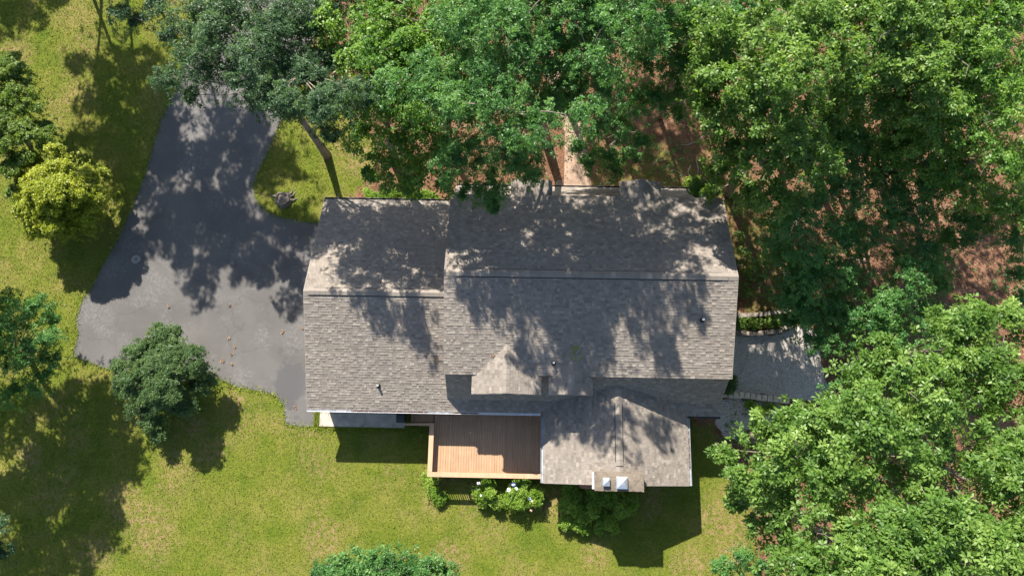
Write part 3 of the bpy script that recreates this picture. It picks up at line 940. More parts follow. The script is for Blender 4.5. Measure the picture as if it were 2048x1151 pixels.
railing((xc, yc), (5.2, yc), 0)
railing((xc, yc), (xc, RY1 - 0.1), 0)
for (x, y) in [(xc, yc), (xc, RY1 - 0.06), (xc + 1.65, yc), (xc + 3.3, yc), (xc + 4.95, yc), (xc, yc + 1.45)]:
    MB().box(x - 0.045, x + 0.045, y - 0.045, y + 0.045, 0, RZ - 0.04).build('post', M['rail'], deck)
MB().bevbox(DX0 - 0.05, 5.24, RY0, RY0 + 0.26, RZ - 0.038, RZ, 0.006).build('rail_cap', M['rail'], deck)
MB().bevbox(DX0 - 0.05, DX0 + 0.21, RY0 + 0.262, RY1, RZ - 0.038, RZ, 0.006).build('rail_cap', M['rail'], deck)
# stair going down beside the garage wall, with sloping handrail
nst = 5
for k in range(nst):
    z = DZ - (k + 1) * DZ / (nst + 1)
    x1 = DX0 + 0.10 - k * 0.28
    MB().bevbox(x1 - 0.30, x1, -7.22, -6.34, z - 0.04, z, 0.006).build('tread', M['deck'], deck)
for y in (-7.26, -6.33):
    MB().add([(DX0 + .1, y, DZ - .05), (DX0 + .1, y, DZ - .33), (DX0 - 1.45, y, 0), (DX0 - 1.45, y, .1),
              (DX0 + .1, y + .035, DZ - .05), (DX0 + .1, y + .035, DZ - .33), (DX0 - 1.45, y + .035, 0), (DX0 - 1.45, y + .035, .1)],
             [(0, 1, 2, 3), (7, 6, 5, 4), (0, 4, 5, 1), (1, 5, 6, 2), (2, 6, 7, 3), (3, 7, 4, 0)]).build('stringer', M['deck_dark'], deck)
a = (DX0 - 0.06, -7.46, RZ - 0.005); b = (DX0 - 1.62, -7.42, 0.74)
MB().quadslab((a[0], a[1], a[2]), (a[0], a[1] + .15, a[2]), (b[0], b[1] + .11, b[2]), (b[0], b[1], b[2]), 0.035).build('handrail', M['rail'], deck)
MB().box(DX0 - 1.60, DX0 - 1.52, -7.40, -7.32, 0, 0.70).build('post', M['rail'], deck)

# ------------------------------------------------------------------ wheeled bin on the pad
bq = at(804, 834, 0.5)
binn = empty('wheelie_bin', (bq[0], bq[1], 0.06), 'black wheeled rubbish bin on the concrete pad by the deck stair', 'bin')
def taper(x, y, z0, z1, w0, d0, w1, d1, m, name, par):
    vs = [(x - w0, y - d0, z0), (x + w0, y - d0, z0), (x + w0, y + d0, z0), (x - w0, y + d0, z0), (x - w1, y - d1, z1), (x + w1, y - d1, z1), (x + w1, y + d1, z1), (x - w1, y + d1, z1)]
    return MB().add(vs, [(3, 2, 1, 0), (4, 5, 6, 7), (0, 1, 5, 4), (1, 2, 6, 5), (2, 3, 7, 6), (3, 0, 4, 7)]).build(name, m, par)
X, Y = bq[0], bq[1]
taper(X, Y, 0.12, 0.98, 0.17, 0.22, 0.22, 0.29, M['bin'], 'body', binn)
lid = MB()
vs = []
for i, (yy, zz) in enumerate(((-0.33, 0.99), (-0.30, 1.05), (0.0, 1.09), (0.28, 1.06), (0.31, 0.99))):
    vs += [(X - 0.24, Y + yy, zz), (X - 0.2, Y + yy, zz + 0.02), (X + 0.2, Y + yy, zz + 0.02), (X + 0.24, Y + yy, zz)]
lid.add(vs, [(i * 4 + k, i * 4 + k + 1, (i + 1) * 4 + k + 1, (i + 1) * 4 + k) for i in range(4) for k in range(3)])
lid.build('lid', M['bin'], binn)
MB().tube([(X - 0.2, Y + 0.35, 0.96), (X + 0.2, Y + 0.35, 0.96)], [0.018, 0.018], 8).build('handle', M['bin'], binn)
for s in (-1, 1):
    MB().tube([(X + s * 0.19 - 0.03, Y + 0.24, 0.16), (X + s * 0.19 + 0.03, Y + 0.24, 0.16)], [0.10, 0.10], 14).build('wheel', M['rubber'], binn)

# ------------------------------------------------------------------ retaining walls
def wall_of_blocks(name, pts, label, m, blk, h, w, courses, z0=0.0, jit=0.006, cap='block'):
    pts = [np.array(p, float) for p in pts]
    root = empty(name, (pts[0][0], pts[0][1], 0), label, 'retaining wall')
    seg = [np.linalg.norm(pts[i + 1] - pts[i]) for i in range(len(pts) - 1)]
    tot = sum(seg)
    def along(s):
        i = 0
        while i < len(seg) - 1 and s > seg[i]:
            s -= seg[i]; i += 1
        t = min(max(s / seg[i], 0), 1)
        return pts[i] + (pts[i + 1] - pts[i]) * t, (pts[i + 1] - pts[i]) / seg[i]
    for c in range(courses):
        s = 0.0 if c % 2 == 0 else -blk * 0.5
        while s < tot:
            a, b = max(s, 0), min(s + blk, tot)
            if b - a > 0.06:
                p, u = along(0.5 * (a + b)); n_ = np.array([-u[1], u[0]])
                hl = (b - a) * 0.5 - 0.006
                ww = w * 0.5 + rng.normal(0, jit)
                o_ = rng.normal(0, jit)
                k = 0.80                                   # trapezoid: narrower at the back
                q = [p - u * hl * k + n_ * (ww + o_), p + u * hl * k + n_ * (ww + o_), p + u * hl - n_ * (ww - o_), p - u * hl - n_ * (ww - o_)]
                if np.cross(q[1] - q[0], q[2] - q[1]) < 0: q = q[::-1]
                z = z0 + c * h / courses
                MB().prism(q, z + 0.003, z + h / courses - 0.003 + rng.normal(0, jit * 0.6)).build(cap, m, root)
            s += blk
    return root
wall_of_blocks('retaining_wall', [at(1444, 787, .42)[:2], at(1490, 790, .42)[:2], at(1530, 795, .42)[:2], at(1580, 800, .42)[:2]], 'low pale concrete block wall edging the gravel pad', M['block'], 0.33, 0.42, 0.34, 3)
wall_of_blocks('retaining_wall', [at(1470, 630, .5)[:2], at(1510, 629, .5)[:2], at(1555, 624, .5)[:2], at(1582, 618, .5)[:2]], 'upper dark stone wall curving from the house corner', M['stone'], 0.36, 0.5, 0.26, 3, jit=0.015, cap='stone')
wall_of_blocks('retaining_wall', [at(1468, 664, .5)[:2], at(1515, 667, .5)[:2], at(1560, 660, .5)[:2], at(1592, 645, .5)[:2]], 'lower dark stone wall curving above the gravel pad', M['stone'], 0.36, 0.5, 0.26, 3, jit=0.015, cap='stone')

# ------------------------------------------------------------------ stump, boulder, dry leaves
sp = at(565, 398, 0.2)
st = empty('tree_stump', (sp[0], sp[1], 0), 'dark rotting tree stump in the shaded grass beside the driveway', 'stump')
n = 18
vs = []
rr = [rng.uniform(0.88, 1.12) for _ in range(n)]
for (r, z) in ((0.60, -0.05), (0.50, 0.10), (0.45, 0.30), (0.37, 0.31), (0.30, 0.24), (0.12, 0.26)):
    for k in range(n):
        w_a = 2 * math.pi * k / n
        vs.append((sp[0] + math.cos(w_a) * r * rr[k], sp[1] + math.sin(w_a) * r * rr[k], z + rng.normal(0, 0.02)))
MB().add(vs, [(i * n + k, i * n + (k + 1) % n, (i + 1) * n + (k + 1) % n, (i + 1) * n + k) for i in range(5) for k in range(n)] + [tuple(5 * n + k for k in range(n))]).build('trunk', M['stump'], st)
for k in range(5):
    a = rng.uniform(0, 6.28)
    MB().tube([(sp[0] + math.cos(a) * .35, sp[1] + math.sin(a) * .35, 0.10), (sp[0] + math.cos(a) * .65, sp[1] + math.sin(a) * .65, 0.04), (sp[0] + math.cos(a + .2) * .95, sp[1] + math.sin(a + .2) * .95, -0.03)], [0.12, 0.08, 0.03], 6).build('root', M['stump'], st)
def rock(px, py, r, label, m='block'):
    c = at(px, py, 0.0)
    import bmesh
    bm = bmesh.new(); bmesh.ops.create_icosphere(bm, subdivisions=3, radius=r)
    sd = rng.uniform(0, 9, 3)
    for v in bm.verts:
        d_ = 1 + 0.12 * math.sin(v.co.x * 5 / r * .3 + sd[0]) + 0.1 * math.sin(v.co.y * 7 / r * .3 + sd[1]) + 0.07 * math.sin(v.co.z * 9 / r * .3 + v.co.x * 4 / r * .3 + sd[2])
        v.co *= d_; v.co.z *= 0.6
    me = bpy.data.meshes.new('boulder'); bm.to_mesh(me); bm.free()
    o = link('boulder', me, M[m]); o.location = (c[0], c[1], r * 0.3)
    return tag(o, label, 'rock')
rock(1120, 368, 0.24, 'round tan boulder in the front bed beside the walk', 'stone')

# ------------------------------------------------------------------ leaves and trees
def sprig_verts(C_, Nrm, size, nl, L, W, droop, lift, jit=0.25):
    """rosettes of folded kite leaves; returns (n*nl*4,3)"""
    n = len(C_)
    r = np.random.default_rng(int(abs(C_[0, 0] * 1000)) + n)
    Nrm = Nrm / (np.linalg.norm(Nrm, axis=1, keepdims=True) + 1e-9)
    ref = r.normal(0, 1, (n, 3))
    t1 = np.cross(Nrm, ref); t1 /= np.linalg.norm(t1, axis=1, keepdims=True) + 1e-9
    t2 = np.cross(Nrm, t1)
    ph = (np.arange(nl) * 2 * math.pi / nl)[None, :] + r.normal(0, jit, (n, nl))
    el = lift + r.normal(0, 0.38, (n, nl))
    ln = L * size[:, None] * r.uniform(0.75, 1.2, (n, nl))
    wd = W * size[:, None] * r.uniform(0.8, 1.2, (n, nl))
    d = (np.cos(ph)[..., None] * t1[:, None] + np.sin(ph)[..., None] * t2[:, None]) * np.cos(el)[..., None] + Nrm[:, None] * np.sin(el)[..., None]
    sd = np.cross(np.repeat(Nrm[:, None], nl, 1), d); sd /= np.linalg.norm(sd, axis=2, keepdims=True) + 1e-9
    roll = r.normal(0, 0.45, (n, nl))
    upv = np.cross(d, sd)
    sd2 = sd * np.cos(roll)[..., None] + upv * np.sin(roll)[..., None]
    upv = np.cross(d, sd2)
    base = C_[:, None] + d * (0.12 * ln)[..., None] + Nrm[:, None] * r.normal(0, 0.03, (n, nl))[..., None]
    tip = base + d * ln[..., None] - np.array([0, 0, 1.0]) * (droop * ln)[..., None]
    midp = base + d * (0.58 * ln)[..., None]
    fold = (upv * (0.16 * wd)[..., None])
    a = midp + sd2 * (wd * 0.5)[..., None] + fold
    b = midp - sd2 * (wd * 0.5)[..., None] + fold
    return np.stack([base, a, tip, b], 2).reshape(-1, 3)

SPEC = {   # leaf length, width, leaves per sprig, droop, lift, density
 'oak':   (0.205, 0.088, 9, 0.20, 0.25, 1.25),
 'green': (0.180, 0.085, 7, 0.22, 0.25, 1.00),
 'teal':  (0.135, 0.050, 9, 0.18, 0.35, 1.10),
 'dull':  (0.115, 0.050, 8, 0.18, 0.30, 1.15),
 'under': (0.130, 0.075, 7, 0.15, 0.10, 0.85),
 'lime':  (0.095, 0.065, 8, 0.12, 0.25, 1.5),
 'mid':   (0.110, 0.080, 8, 0.20, 0.05, 1.2),
 'shrub': (0.080, 0.048, 8, 0.12, 0.30, 1.6),
 'bright':(0.085, 0.055, 8, 0.12, 0.30, 1.5),
}
def crown_mesh(lobes, kind, dens=1.0, big=1.0, flat=0.72, fill=1.0):
    L, W, nl, droop, lift, kd = SPEC[kind]
    cs = 0.34 if kind in ('lime', 'shrub', 'bright', 'mid') else 0.46
    allv, allt = [], []
    subs = []
    for (c, r) in lobes:                       # break every bough into uneven sub-boughs
        c = np.array(c, float)
        k = 4 if r > 0.8 else (3 if r > 0.45 else 1)
        for _ in range(k):
            if k == 1: subs.append((c, r)); continue
            a = rng.uniform(0, 6.283); q = r * 0.62 * math.sqrt(rng.random())
            subs.append((c + np.array([math.cos(a) * q, math.sin(a) * q, rng.uniform(-.35, .3) * r]), r * rng.uniform(0.42, 0.72)))
    if fill > 0:                               # looser leaves lower in the crown
        for (c, r) in lobes:
            c = np.array(c, float); R_ = r * 1.15
            n_ = int(fill * dens * kd * 24 * R_ * R_ * (0.15 / L) ** 1.3 / big ** 2)
            if n_ < 3: continue
            a = rng.uniform(0, 6.283, n_); q = R_ * np.sqrt(rng.random(n_))
            pp = c + np.stack([np.cos(a) * q, np.sin(a) * q, -rng.uniform(0.25, 1.35, n_) * r], 1)
            nr = rng.normal(0, 0.35, (n_, 3)); nr[:, 2] += 1
            allv.append(sprig_verts(pp, nr, rng.uniform(.8, 1.3, n_) * big, nl, L, W, droop, lift))
            allt.append(np.repeat(np.clip(rng.normal(.42, .2, n_ * nl), 0, 1), 4))
    for (c, r) in subs:
        K = max(5, int(3.05 * (r / cs) ** 2))
        d = rng.normal(0, 1, (K, 3)); d /= np.linalg.norm(d, axis=1, keepdims=True)
        d[:, 2] = np.abs(d[:, 2]) * 1.0 - 0.28 * (rng.random(K) < 0.45)
        rad = r * rng.uniform(0.45, 1.05, K) ** 0.8
        cc = c + d * rad[:, None] * np.array([1, 1, flat])
        rc = rng.uniform(0.55, 1.0, K) * cs * (min(1.0, (r / 1.2) ** 0.5) if cs > 0.4 else 1.0)
        tint_c = np.clip(rng.normal(0.5 + rng.normal(0, .12), 0.17, K), 0.05, 0.95)
        m = max(4, int((15 if cs > .4 else 18) * dens * kd / (big ** 2) * (0.15 / L) ** 1.5 * (0.55 if cs < 0.5 else 1.0)))
        idx = np.repeat(np.arange(K), m)
        e = rng.normal(0, 1, (len(idx), 3)); e /= np.linalg.norm(e, axis=1, keepdims=True)
        e[:, 2] = np.abs(e[:, 2]) * 0.9 - 0.2
        pp = cc[idx] + e * (rc[idx] * (rng.uniform(0.5, 1.1, len(idx)) + (rng.random(len(idx)) < .10) * rng.uniform(0, .7, len(idx))))[:, None] * np.array([1, 1, 0.75])
        nr = e * 0.55 + d[idx] * 0.35 + np.array([0, 0, 0.75]) + rng.normal(0, 0.22, e.shape)
        sz = rng.uniform(0.75, 1.2, len(idx)) * big
        allv.append(sprig_verts(pp, nr, sz, nl, L, W, droop, lift))
        tt = np.clip(tint_c[idx] + rng.normal(0, 0.12, len(idx)), 0, 1)
        tt = np.repeat(tt, nl); tt = np.clip(tt + rng.normal(0, 0.08, len(tt)), 0, 1)
        allt.append(np.repeat(tt, 4))
    return np_mesh('crown', np.concatenate(allv), 4, np.concatenate(allt))

def trunk_mesh(base, lobes, r0, fork=0.45, twigs=2, nmain=999):
    mb = MB()
    base = np.array(base, float)
    cs = np.array([c for c, r in lobes[:nmain]])
    top = cs.mean(0); top[2] = cs[:, 2].max() - 0.6
    pts = []; rad = []
    n = 6
    bend = np.array([rng.normal(0, .25), rng.normal(0, .25), 0])
    for i in range(n + 1):
        t = i / n
        p = base + (top - base) * np.array([t ** 1.3, t ** 1.3, t]) + bend * math.sin(math.pi * t)
        pts.append(p); rad.append(r0 * (1.25 if i == 0 else 1) * (1 - 0.8 * t))
    mb.tube(pts, rad, 9)
    main = lobes[:nmain]
    for j, (c, r) in enumerate(lobes):
        c = np.array(c, float)
        if j >= nmain:
            o_ = min(main, key=lambda q: np.linalg.norm(np.array(q[0]) - c))[0]
            mb.tube([np.array(o_, float), (np.array(o_, float) + c) / 2 + [0, 0, .3], c], [0.035, 0.028, 0.012], 5)
            continue
        t = min(0.9, max(0.3, fork + 0.4 * (c[2] - base[2]) / max(top[2] - base[2], .1) - 0.25 + rng.normal(0, .05)))
        i = min(int(t * n), n - 1); f = t * n - i
        s = pts[i] + (pts[i + 1] - pts[i]) * f
        midp = (s + c) / 2 + [rng.normal(0, .2), rng.normal(0, .2), rng.uniform(-.1, .3)]
        rs = min(r0 * (1 - 0.8 * t) * 0.38, 0.05 + 0.02 * r)
        if np.hypot(*(c - s)[:2]) > 5.5: rs *= 0.6
        mb.tube([s, midp, c], [rs, rs * 0.65, rs * 0.3], 6)
        for _ in range(twigs):
            dd = rng.normal(0, 1, 3); dd[2] = abs(dd[2]) * 0.6 + 0.1; dd /= np.linalg.norm(dd)
            e = c + dd * r * rng.uniform(0.7, 1.0) * np.array([1, 1, .72])
            mm = (c + e) / 2 + rng.normal(0, .12, 3)
            mb.tube([c, mm, e], [rs * 0.3, rs * 0.2, 0.008], 5)
    return mb.mesh('trunk', True)

TRI = 0
def tree(name, label, cat, base, lobes, kind, r0=0.2, dens=1.0, big=1.0, group=None, twigs=2, flat=0.72, bark='bark', rs=1.0):
    """lobes: (px, py, z, r) seen in the photo, or (px, py, z, r, z0) given by where the shade falls"""
    global TRI
    ls = []
    nmain = sum(len(l) == 4 for l in lobes) or 999
    lobes = sorted(lobes, key=len)
    for l in lobes:
        c = at(l[0], l[1], l[2]) if len(l) == 4 else caster(l[0], l[1], l[4], l[2])
        ls.append((c, l[3] * rs * (1.18 if len(l) == 5 and name == 'oak_tree' else 1.0)))
    if base is None:
        m = np.mean([c for c, r in ls], 0); base = (m[0], m[1])
    root = empty(name, (base[0], base[1], 0), label, cat, group)
    link('trunk' if cat == 'tree' else 'stem', trunk_mesh((base[0], base[1], -0.1), ls, r0, twigs=twigs, nmain=nmain), M[bark], root)
    me = crown_mesh(ls, kind, dens, big, flat, (1.0 if group == WOODS else 0.6) if cat == 'tree' else 0.4)
    TRI += len(me.polygons) * 2
    link('crown', me, LM[kind], root)
    return root

WOODS = 'tall trees of the wood around the house'
tree('oak_tree', 'grey-green oak overhanging the top of the driveway', 'tree', g2(655, 312),
     [(345,150,10,1.1),(385,95,11,1.4),(450,60,12,1.5),(430,150,10,1.1),(500,120,13.5,1.4),(560,60,13,1.5),(530,185,10,1.1),(600,150,12,1.4),(640,220,9.5,1.1),(590,225,9,.9),
      (388,190,8,.55),(420,75,11,1.2),(450,20,12,1.2),(520,10,12.5,1.2),(560,135,12,1.2),(480,165,10.5,1.1),(350,60,10.5,.9),(640,170,10,.9),(700,440,11,1.0,4),(760,470,11,1.0,4),(820,450,11,1.0,4),(860,520,11,1.0,4.3),(700,520,11.5,.8,4.5),(800,540,12,.9,4.7),(745,600,13,.75,5),(830,610,13,1.0,5),(780,660,13.5,.7,4.3),(850,680,13.5,.7,4.2),(775,545,12,.8,5),(830,565,12.5,.8,5.1),(872,560,12.5,.7,5.1),(880,480,12,.8,4.6),(730,420,11,.7,3.4),(800,415,11,.8,3.3),(670,430,11,.6,3.4),(470,10,12,1.4),(610,15,12,1.3),(380,25,11,1.3),(235,18,11,.8),(275,48,10,.55),(310,5,11,.9),(660,262,8.5,.7),(520,50,13,1.3),(640,60,11,1.2),(650,120,11,1.1),(690,-10,12,1.3),(590,-20,12,1.3)], 'dull', 0.24, group=WOODS)
tree('oak_tree', 'bright green oak in front of the garage, right of the driveway', 'tree', g2(790, 325),
     [(720,-20,12,1.5),(800,-20,13,1.5),(690,40,12,1.5),(760,50,13,1.6),(835,45,13,1.5),(700,120,11,1.3),(780,125,12.5,1.6),(860,110,13,1.5),(695,200,10,1.1),(770,205,11.5,1.5),(850,190,12,1.5),
      (720,270,9.5,1.0),(795,275,10,1.3),(865,265,10.5,1.2),(900,410,11,.9,5.5),(960,430,12,1.0,5.7),(930,500,12,1.0,6.5),(800,345,8,1.1),(850,335,8.5,1.1),(880,360,7.5,.7),(740,345,6.5,.6),(765,320,8,.8),(815,375,6.5,.6)], 'green', 0.26, group=WOODS)
tree('oak_tree', 'blue-green oak reaching over the left front dormer', 'tree', g2(1092, 278),
     [(960,-30,15,1.5),(1050,-30,16,1.5),(920,40,15,1.5),(1000,55,17,1.7),(1080,45,16,1.5),(940,125,14.5,1.5),(1020,140,16.5,1.6),(1090,130,15.5,1.4),(950,215,13.5,1.4),(1025,225,16,1.5),(1090,205,13.5,1.0),(905,320,12,1.1),
      (1020,440,12.5,1.1,5.8),(1080,480,13,1.1,6.3),(1000,520,13,1.0,6.8),(1130,540,14,1.0,6.9),(930,570,14.5,.8,7),(1000,590,15,.9,7),(1050,680,15.5,.8,6.2),(1120,850,16,.9,3.2),(1180,835,16,.8,3.8),(1245,850,16,.9,4.2),(1310,860,16,.7,3.6),(930,300,11,1.2),(1000,295,12.5,1.4),(1045,315,11,1.0),(980,365,9.5,1.0),(945,385,8.5,.7),(985,405,8.5,.5),(1065,350,9,.6)], 'teal', 0.28, group=WOODS)
tree('oak_tree', 'blue-green oak at the top edge above the front walk', 'tree', g2(1190, 150),
     [(1150,30,15,1.4),(1180,110,16,1.4),(1220,60,15,1.3),(1130,90,14,1.0),(1200,165,13,.9),(1160,170,12,.9),(1130,150,12,1.0),(1150,200,10,.7),(1105,195,11,.9),(1115,150,12.5,1.0),(1180,440,15,1.0,5.8),(1240,470,15.5,1.1,6.2),(1200,520,16,1.0,6.7),(1290,510,16,1.0,6.6),(1350,450,16,.9,5.9),(1300,430,15,.7,5.7),(1400,480,16.5,.7,6.2),(1260,590,17,.9,7),(1400,640,17,.5,6.2),(1340,700,17.5,.6,5.8),(1120,430,14.5,.9,5.8),(1060,420,14,.8,5.7),(1150,490,15,.9,6.4),(1240,420,15,.8,5.7),(1340,510,16,.9,6.6),(1420,430,16,.6,5.6)], 'teal', 0.24, group=WOODS)
tree('tree', 'loose drooping small tree right of the front walk', 'tree', g2(1250, 290),
     [(1190,240,7,.7),(1235,270,6.5,.9),(1165,290,5.5,.6),(1215,305,5,.7),(1255,215,8,.8),(1285,270,6,.6),(1175,325,4.5,.45),(1205,210,7.5,.8),(1180,275,5.5,.6),(1260,320,4.5,.6),(1225,335,4,.5)], 'under', 0.10, 0.90, group=WOODS, rs=1.25)
tree('tree', 'thin leggy tree with bare twigs north of the right dormer', 'tree', g2(1320, 235),
     [(1310,120,9,.9),(1345,190,8,.8),(1290,170,8,.8),(1370,110,10,.9),(1330,60,10,1.1),(1390,180,8,.7),(1270,110,9,.8),(1360,230,7,.55),(1240,160,8.5,.8),(1310,200,8,.8),(1395,120,9.5,.8),(1350,140,9,.8),(1380,40,10,.9)], 'under', 0.12, 0.84, group=WOODS, twigs=4, rs=1.25)
tree('tree', 'dark tree at the top edge left of the bright right-hand oak', 'tree', g2(1330, 70),
     [(1290,10,12,1.2),(1370,15,12,1.2),(1420,60,11,.9),(1250,30,12,1.0)], 'under', 0.15, 1.00, group=WOODS, rs=1.25)
tree('oak_tree', 'big oak with pale rosettes standing off the front right house corner', 'tree', g2(1455, 385),
     [(1450,60,14,1.4),(1530,45,15,1.6),(1615,60,15,1.6),(1435,150,13,1.3),(1515,140,14,1.5),(1600,150,15,1.6),(1680,130,14,1.4),(1435,235,12,1.2),(1510,230,13,1.4),(1590,235,13.5,1.5),
      (1470,305,11,1.2),(1540,315,12,1.3),(1620,320,12,1.3),(1495,385,9,1.0),(1555,395,10,1.1),(1440,345,9.5,.7),(1408,185,12,.7),(1395,130,12.5,.8),(1395,372,5,.5),(1425,385,6,.5)], 'oak', 0.28, group=WOODS)
tree('oak_tree', 'broad oak filling the top right wood between two neighbours', 'tree', g2(1600, 300),
     [(1700,-20,14,1.5),(1780,-25,14,1.5),(1860,-25,14,1.5),(1720,40,14,1.5),(1800,50,15,1.6),(1870,40,14,1.5),(1760,120,14,1.5),(1840,130,14,1.5),(1690,190,12,1.1),(1780,195,12,1.3),(1860,205,13,1.3),(1660,230,11,1.0),(1920,120,14,1.4)], 'oak', 0.28, group=WOODS)
tree('oak_tree', 'oak in the top right corner of the wood', 'tree', g2(1760, 260),
     [(1930,-20,14,1.5),(2020,-20,14,1.5),(1960,40,14,1.5),(2040,50,14,1.6),(1990,130,14,1.5),(2050,160,13,1.4),(1940,200,13,1.3),(2010,230,13,1.4),(1900,260,12,1.1)], 'green', 0.26, group=WOODS)
tree('oak_tree', 'leafy green tree against the right edge, above the leaf-strewn clearing', 'tree', g2(1750, 350),
     [(1830,270,11,1.2),(1900,300,11,1.3),(1980,310,12,1.3),(2040,330,11,1.3),(1850,340,10,1.1),(1930,370,10,1.2),(2000,400,10,1.1),(1790,310,10,.9),(2050,420,10,1.0)], 'green', 0.22, group=WOODS)
tree('tree', 'shaded green tree below the pale-rosette oak beside the house', 'tree', g2(1570, 440),
     [(1590,430,9,1.1),(1640,400,9,1.1),(1660,470,8,1.0),(1600,500,8,1.1),(1550,460,8,.8),(1560,530,7,.9),(1620,570,7,1.1),(1670,540,7,.9)], 'under', 0.18, group=WOODS, rs=1.25)
tree('tree', 'low shaded tree leaning over the far corner of the gravel', 'tree', g2(1630, 600),
     [(1620,630,6,1.0),(1670,620,6,.9),(1650,680,5.5,.8),(1600,590,6,.8),(1690,670,5,.7),(1580,640,5,.5)], 'under', 0.14, group=WOODS, rs=1.25)
tree('tree', 'thin understory tree with sunlit red ground showing through', 'tree', g2(1690, 520),
     [(1740,470,7,.9),(1790,520,6.5,.9),(1720,540,6,.8),(1830,470,7,.9),(1760,580,6,.8),(1700,480,7,.7)], 'under', 0.12, 0.74, group=WOODS, rs=1.25)
tree('tree', 'dark understory tree left of the bare leaf-strewn clearing', 'tree', g2(1750, 580),
     [(1840,560,7,1.0),(1870,510,7,.9),(1800,610,6.5,.9),(1850,630,6,.8),(1780,650,5.5,.8),(1750,640,5.5,.7)], 'under', 0.14, 1.00, group=WOODS, rs=1.25)
tree('tree', 'shaded understory tree between the two top right oaks and the clearing', 'tree', g2(1700, 420),
     [(1700,300,8,1.0),(1760,350,8,1.0),(1690,380,8,1.0),(1800,390,8,1.0),(1840,420,8,1.0),(1860,360,9,1.0),(1720,270,9,.9),(1780,440,7.5,.7)], 'under', 0.16, 1.00, group=WOODS, rs=1.25)
tree('tree', 'mid-height green tree closing the gap below the two top right oaks', 'tree', g2(1660, 360),
     [(1690,250,9,1.2),(1740,290,9,1.2),(1680,330,8.5,1.1),(1800,300,9,1.2),(1860,330,9,1.2),(1760,230,9.5,1.2),(1650,300,9,1.0),(1900,380,8.5,1.1)], 'under', 0.16, 1.0, group=WOODS, rs=1.2)
tree('tree', 'tall green tree at the top edge between the broad oak and the corner oak', 'tree', g2(1700, 200),
     [(1900,20,12,1.3),(1890,90,12,1.3),(1930,160,11,1.2),(1850,10,12,1.2),(2000,190,11,1.2),(1960,100,12,1.2)], 'under', 0.18, 1.0, group=WOODS, rs=1.15)
tree('tree', 'green tree at the top edge left of the big pale-rosette oak', 'tree', g2(1380, 120),
     [(1400,20,11,1.1),(1360,60,10.5,1.0),(1420,110,10,1.0),(1300,20,11,1.0),(1480,10,12,1.2),(1560,-10,12,1.2),(1660,10,12,1.2)], 'under', 0.16, 1.0, group=WOODS, rs=1.15)
tree('tree', 'wide understory tree filling the wood below the pale-rosette oak', 'tree', g2(1560, 330),
     [(1470,120,8,1.4),(1540,180,8,1.4),(1610,120,8,1.4),(1480,220,8,1.3),(1590,260,8,1.4),(1660,190,8.5,1.4),(1520,280,7.5,1.3),(1650,360,8,1.3),(1450,40,8.5,1.4),(1560,50,9,1.4)], 'under', 0.16, 0.75, group=WOODS)
tree('tree', 'wide understory tree under the corner oaks near the right edge', 'tree', g2(1840, 330),
     [(1760,60,8.5,1.5),(1840,100,8.5,1.5),(1920,150,8.5,1.5),(2000,100,8.5,1.5),(2040,200,8.5,1.4),(1980,260,8,1.4),(1900,220,8.5,1.4),(1830,260,8,1.4),(1740,160,8.5,1.4),(2040,340,8,1.3),(2040,30,9,1.4),(1930,430,7.5,1.0),(2010,380,8,1.2)], 'under', 0.16, 0.75, group=WOODS)
tree('tree', 'small shaded tree in the middle of the right-hand clearing edge', 'tree', g2(1790, 600),
     [(1890,560,6,.9),(1900,480,6.5,.9),(2030,600,6.5,.9),(1850,680,6,1.0),(1780,690,6,.9),(1720,630,6,.9),(1690,450,7,.9)], 'under', 0.12, 0.9, group=WOODS)
tree('tree', 'low leafy tree behind the stone walls at the right of the house', 'tree', g2(1640, 520),
     [(1590,590,6,.9),(1640,520,7,1.0),(1690,600,6,1.0),(1640,640,6,.9),(1700,640,5.5,.8),(1560,500,6,.7)], 'under', 0.14, 1.00, group=WOODS, rs=1.25)
tree('tree', 'blue-green tree on the right edge above the clearing', 'tree', g2(1830, 500),
     [(1960,440,8,.9),(2020,480,9,1.0),(1900,440,8,.8),(2045,540,8,.7),(1930,480,7,.6)], 'teal', 0.14, 0.85, group=WOODS)
tree('oak_tree', 'large sunlit oak over the right rear house corner', 'tree', g2(1500, 872),
     [(1590,832,12,.8),(1515,865,11,.8),(1450,898,10.5,.6),(1560,905,12,1.1),(1500,955,11,.9),(1640,875,13,1.3),(1755,805,14.5,1.45),(1825,775,14.5,1.5),(1880,840,14,1.1),(1750,895,14.5,1.7),
      (1830,915,14,1.4),(1660,975,13,1.4),(1565,995,11,1.0),(1480,1000,10,.5),(1722,742,13.5,.9),(1760,708,14,.8),(1690,815,13,.8),(1540,1050,10,.8)], 'oak', 0.32, 1.1, group=WOODS)
tree('tree', 'dark low tree mostly hidden under the large sunlit oak', 'tree', g2(1640, 930),
     [(1560,930,7,1.3),(1640,900,7,1.4),(1720,860,8,1.4),(1640,990,7,1.3),(1540,1000,6,1.0),(1740,960,8,1.4),(1800,860,8,1.3),(1840,980,8,1.4),(1700,800,8,1.1),(1900,900,8,1.3),(1590,860,6.5,1.0)], 'under', 0.16, 0.8, group=WOODS)
tree('tree', 'dark low tree showing between the two bright oaks at the bottom right', 'tree', g2(1760, 1010),
     [(1900,1000,8,1.4),(1960,960,8,1.3),(1700,1060,7.5,1.3),(1780,1080,8,1.4),(1880,1100,8,1.4),(1960,1060,8,1.3),(1620,1090,6.5,1.1),(1960,860,8,1.2),(1980,770,8,1.2),(1900,720,8,1.2)], 'under', 0.16, 0.8, group=WOODS)
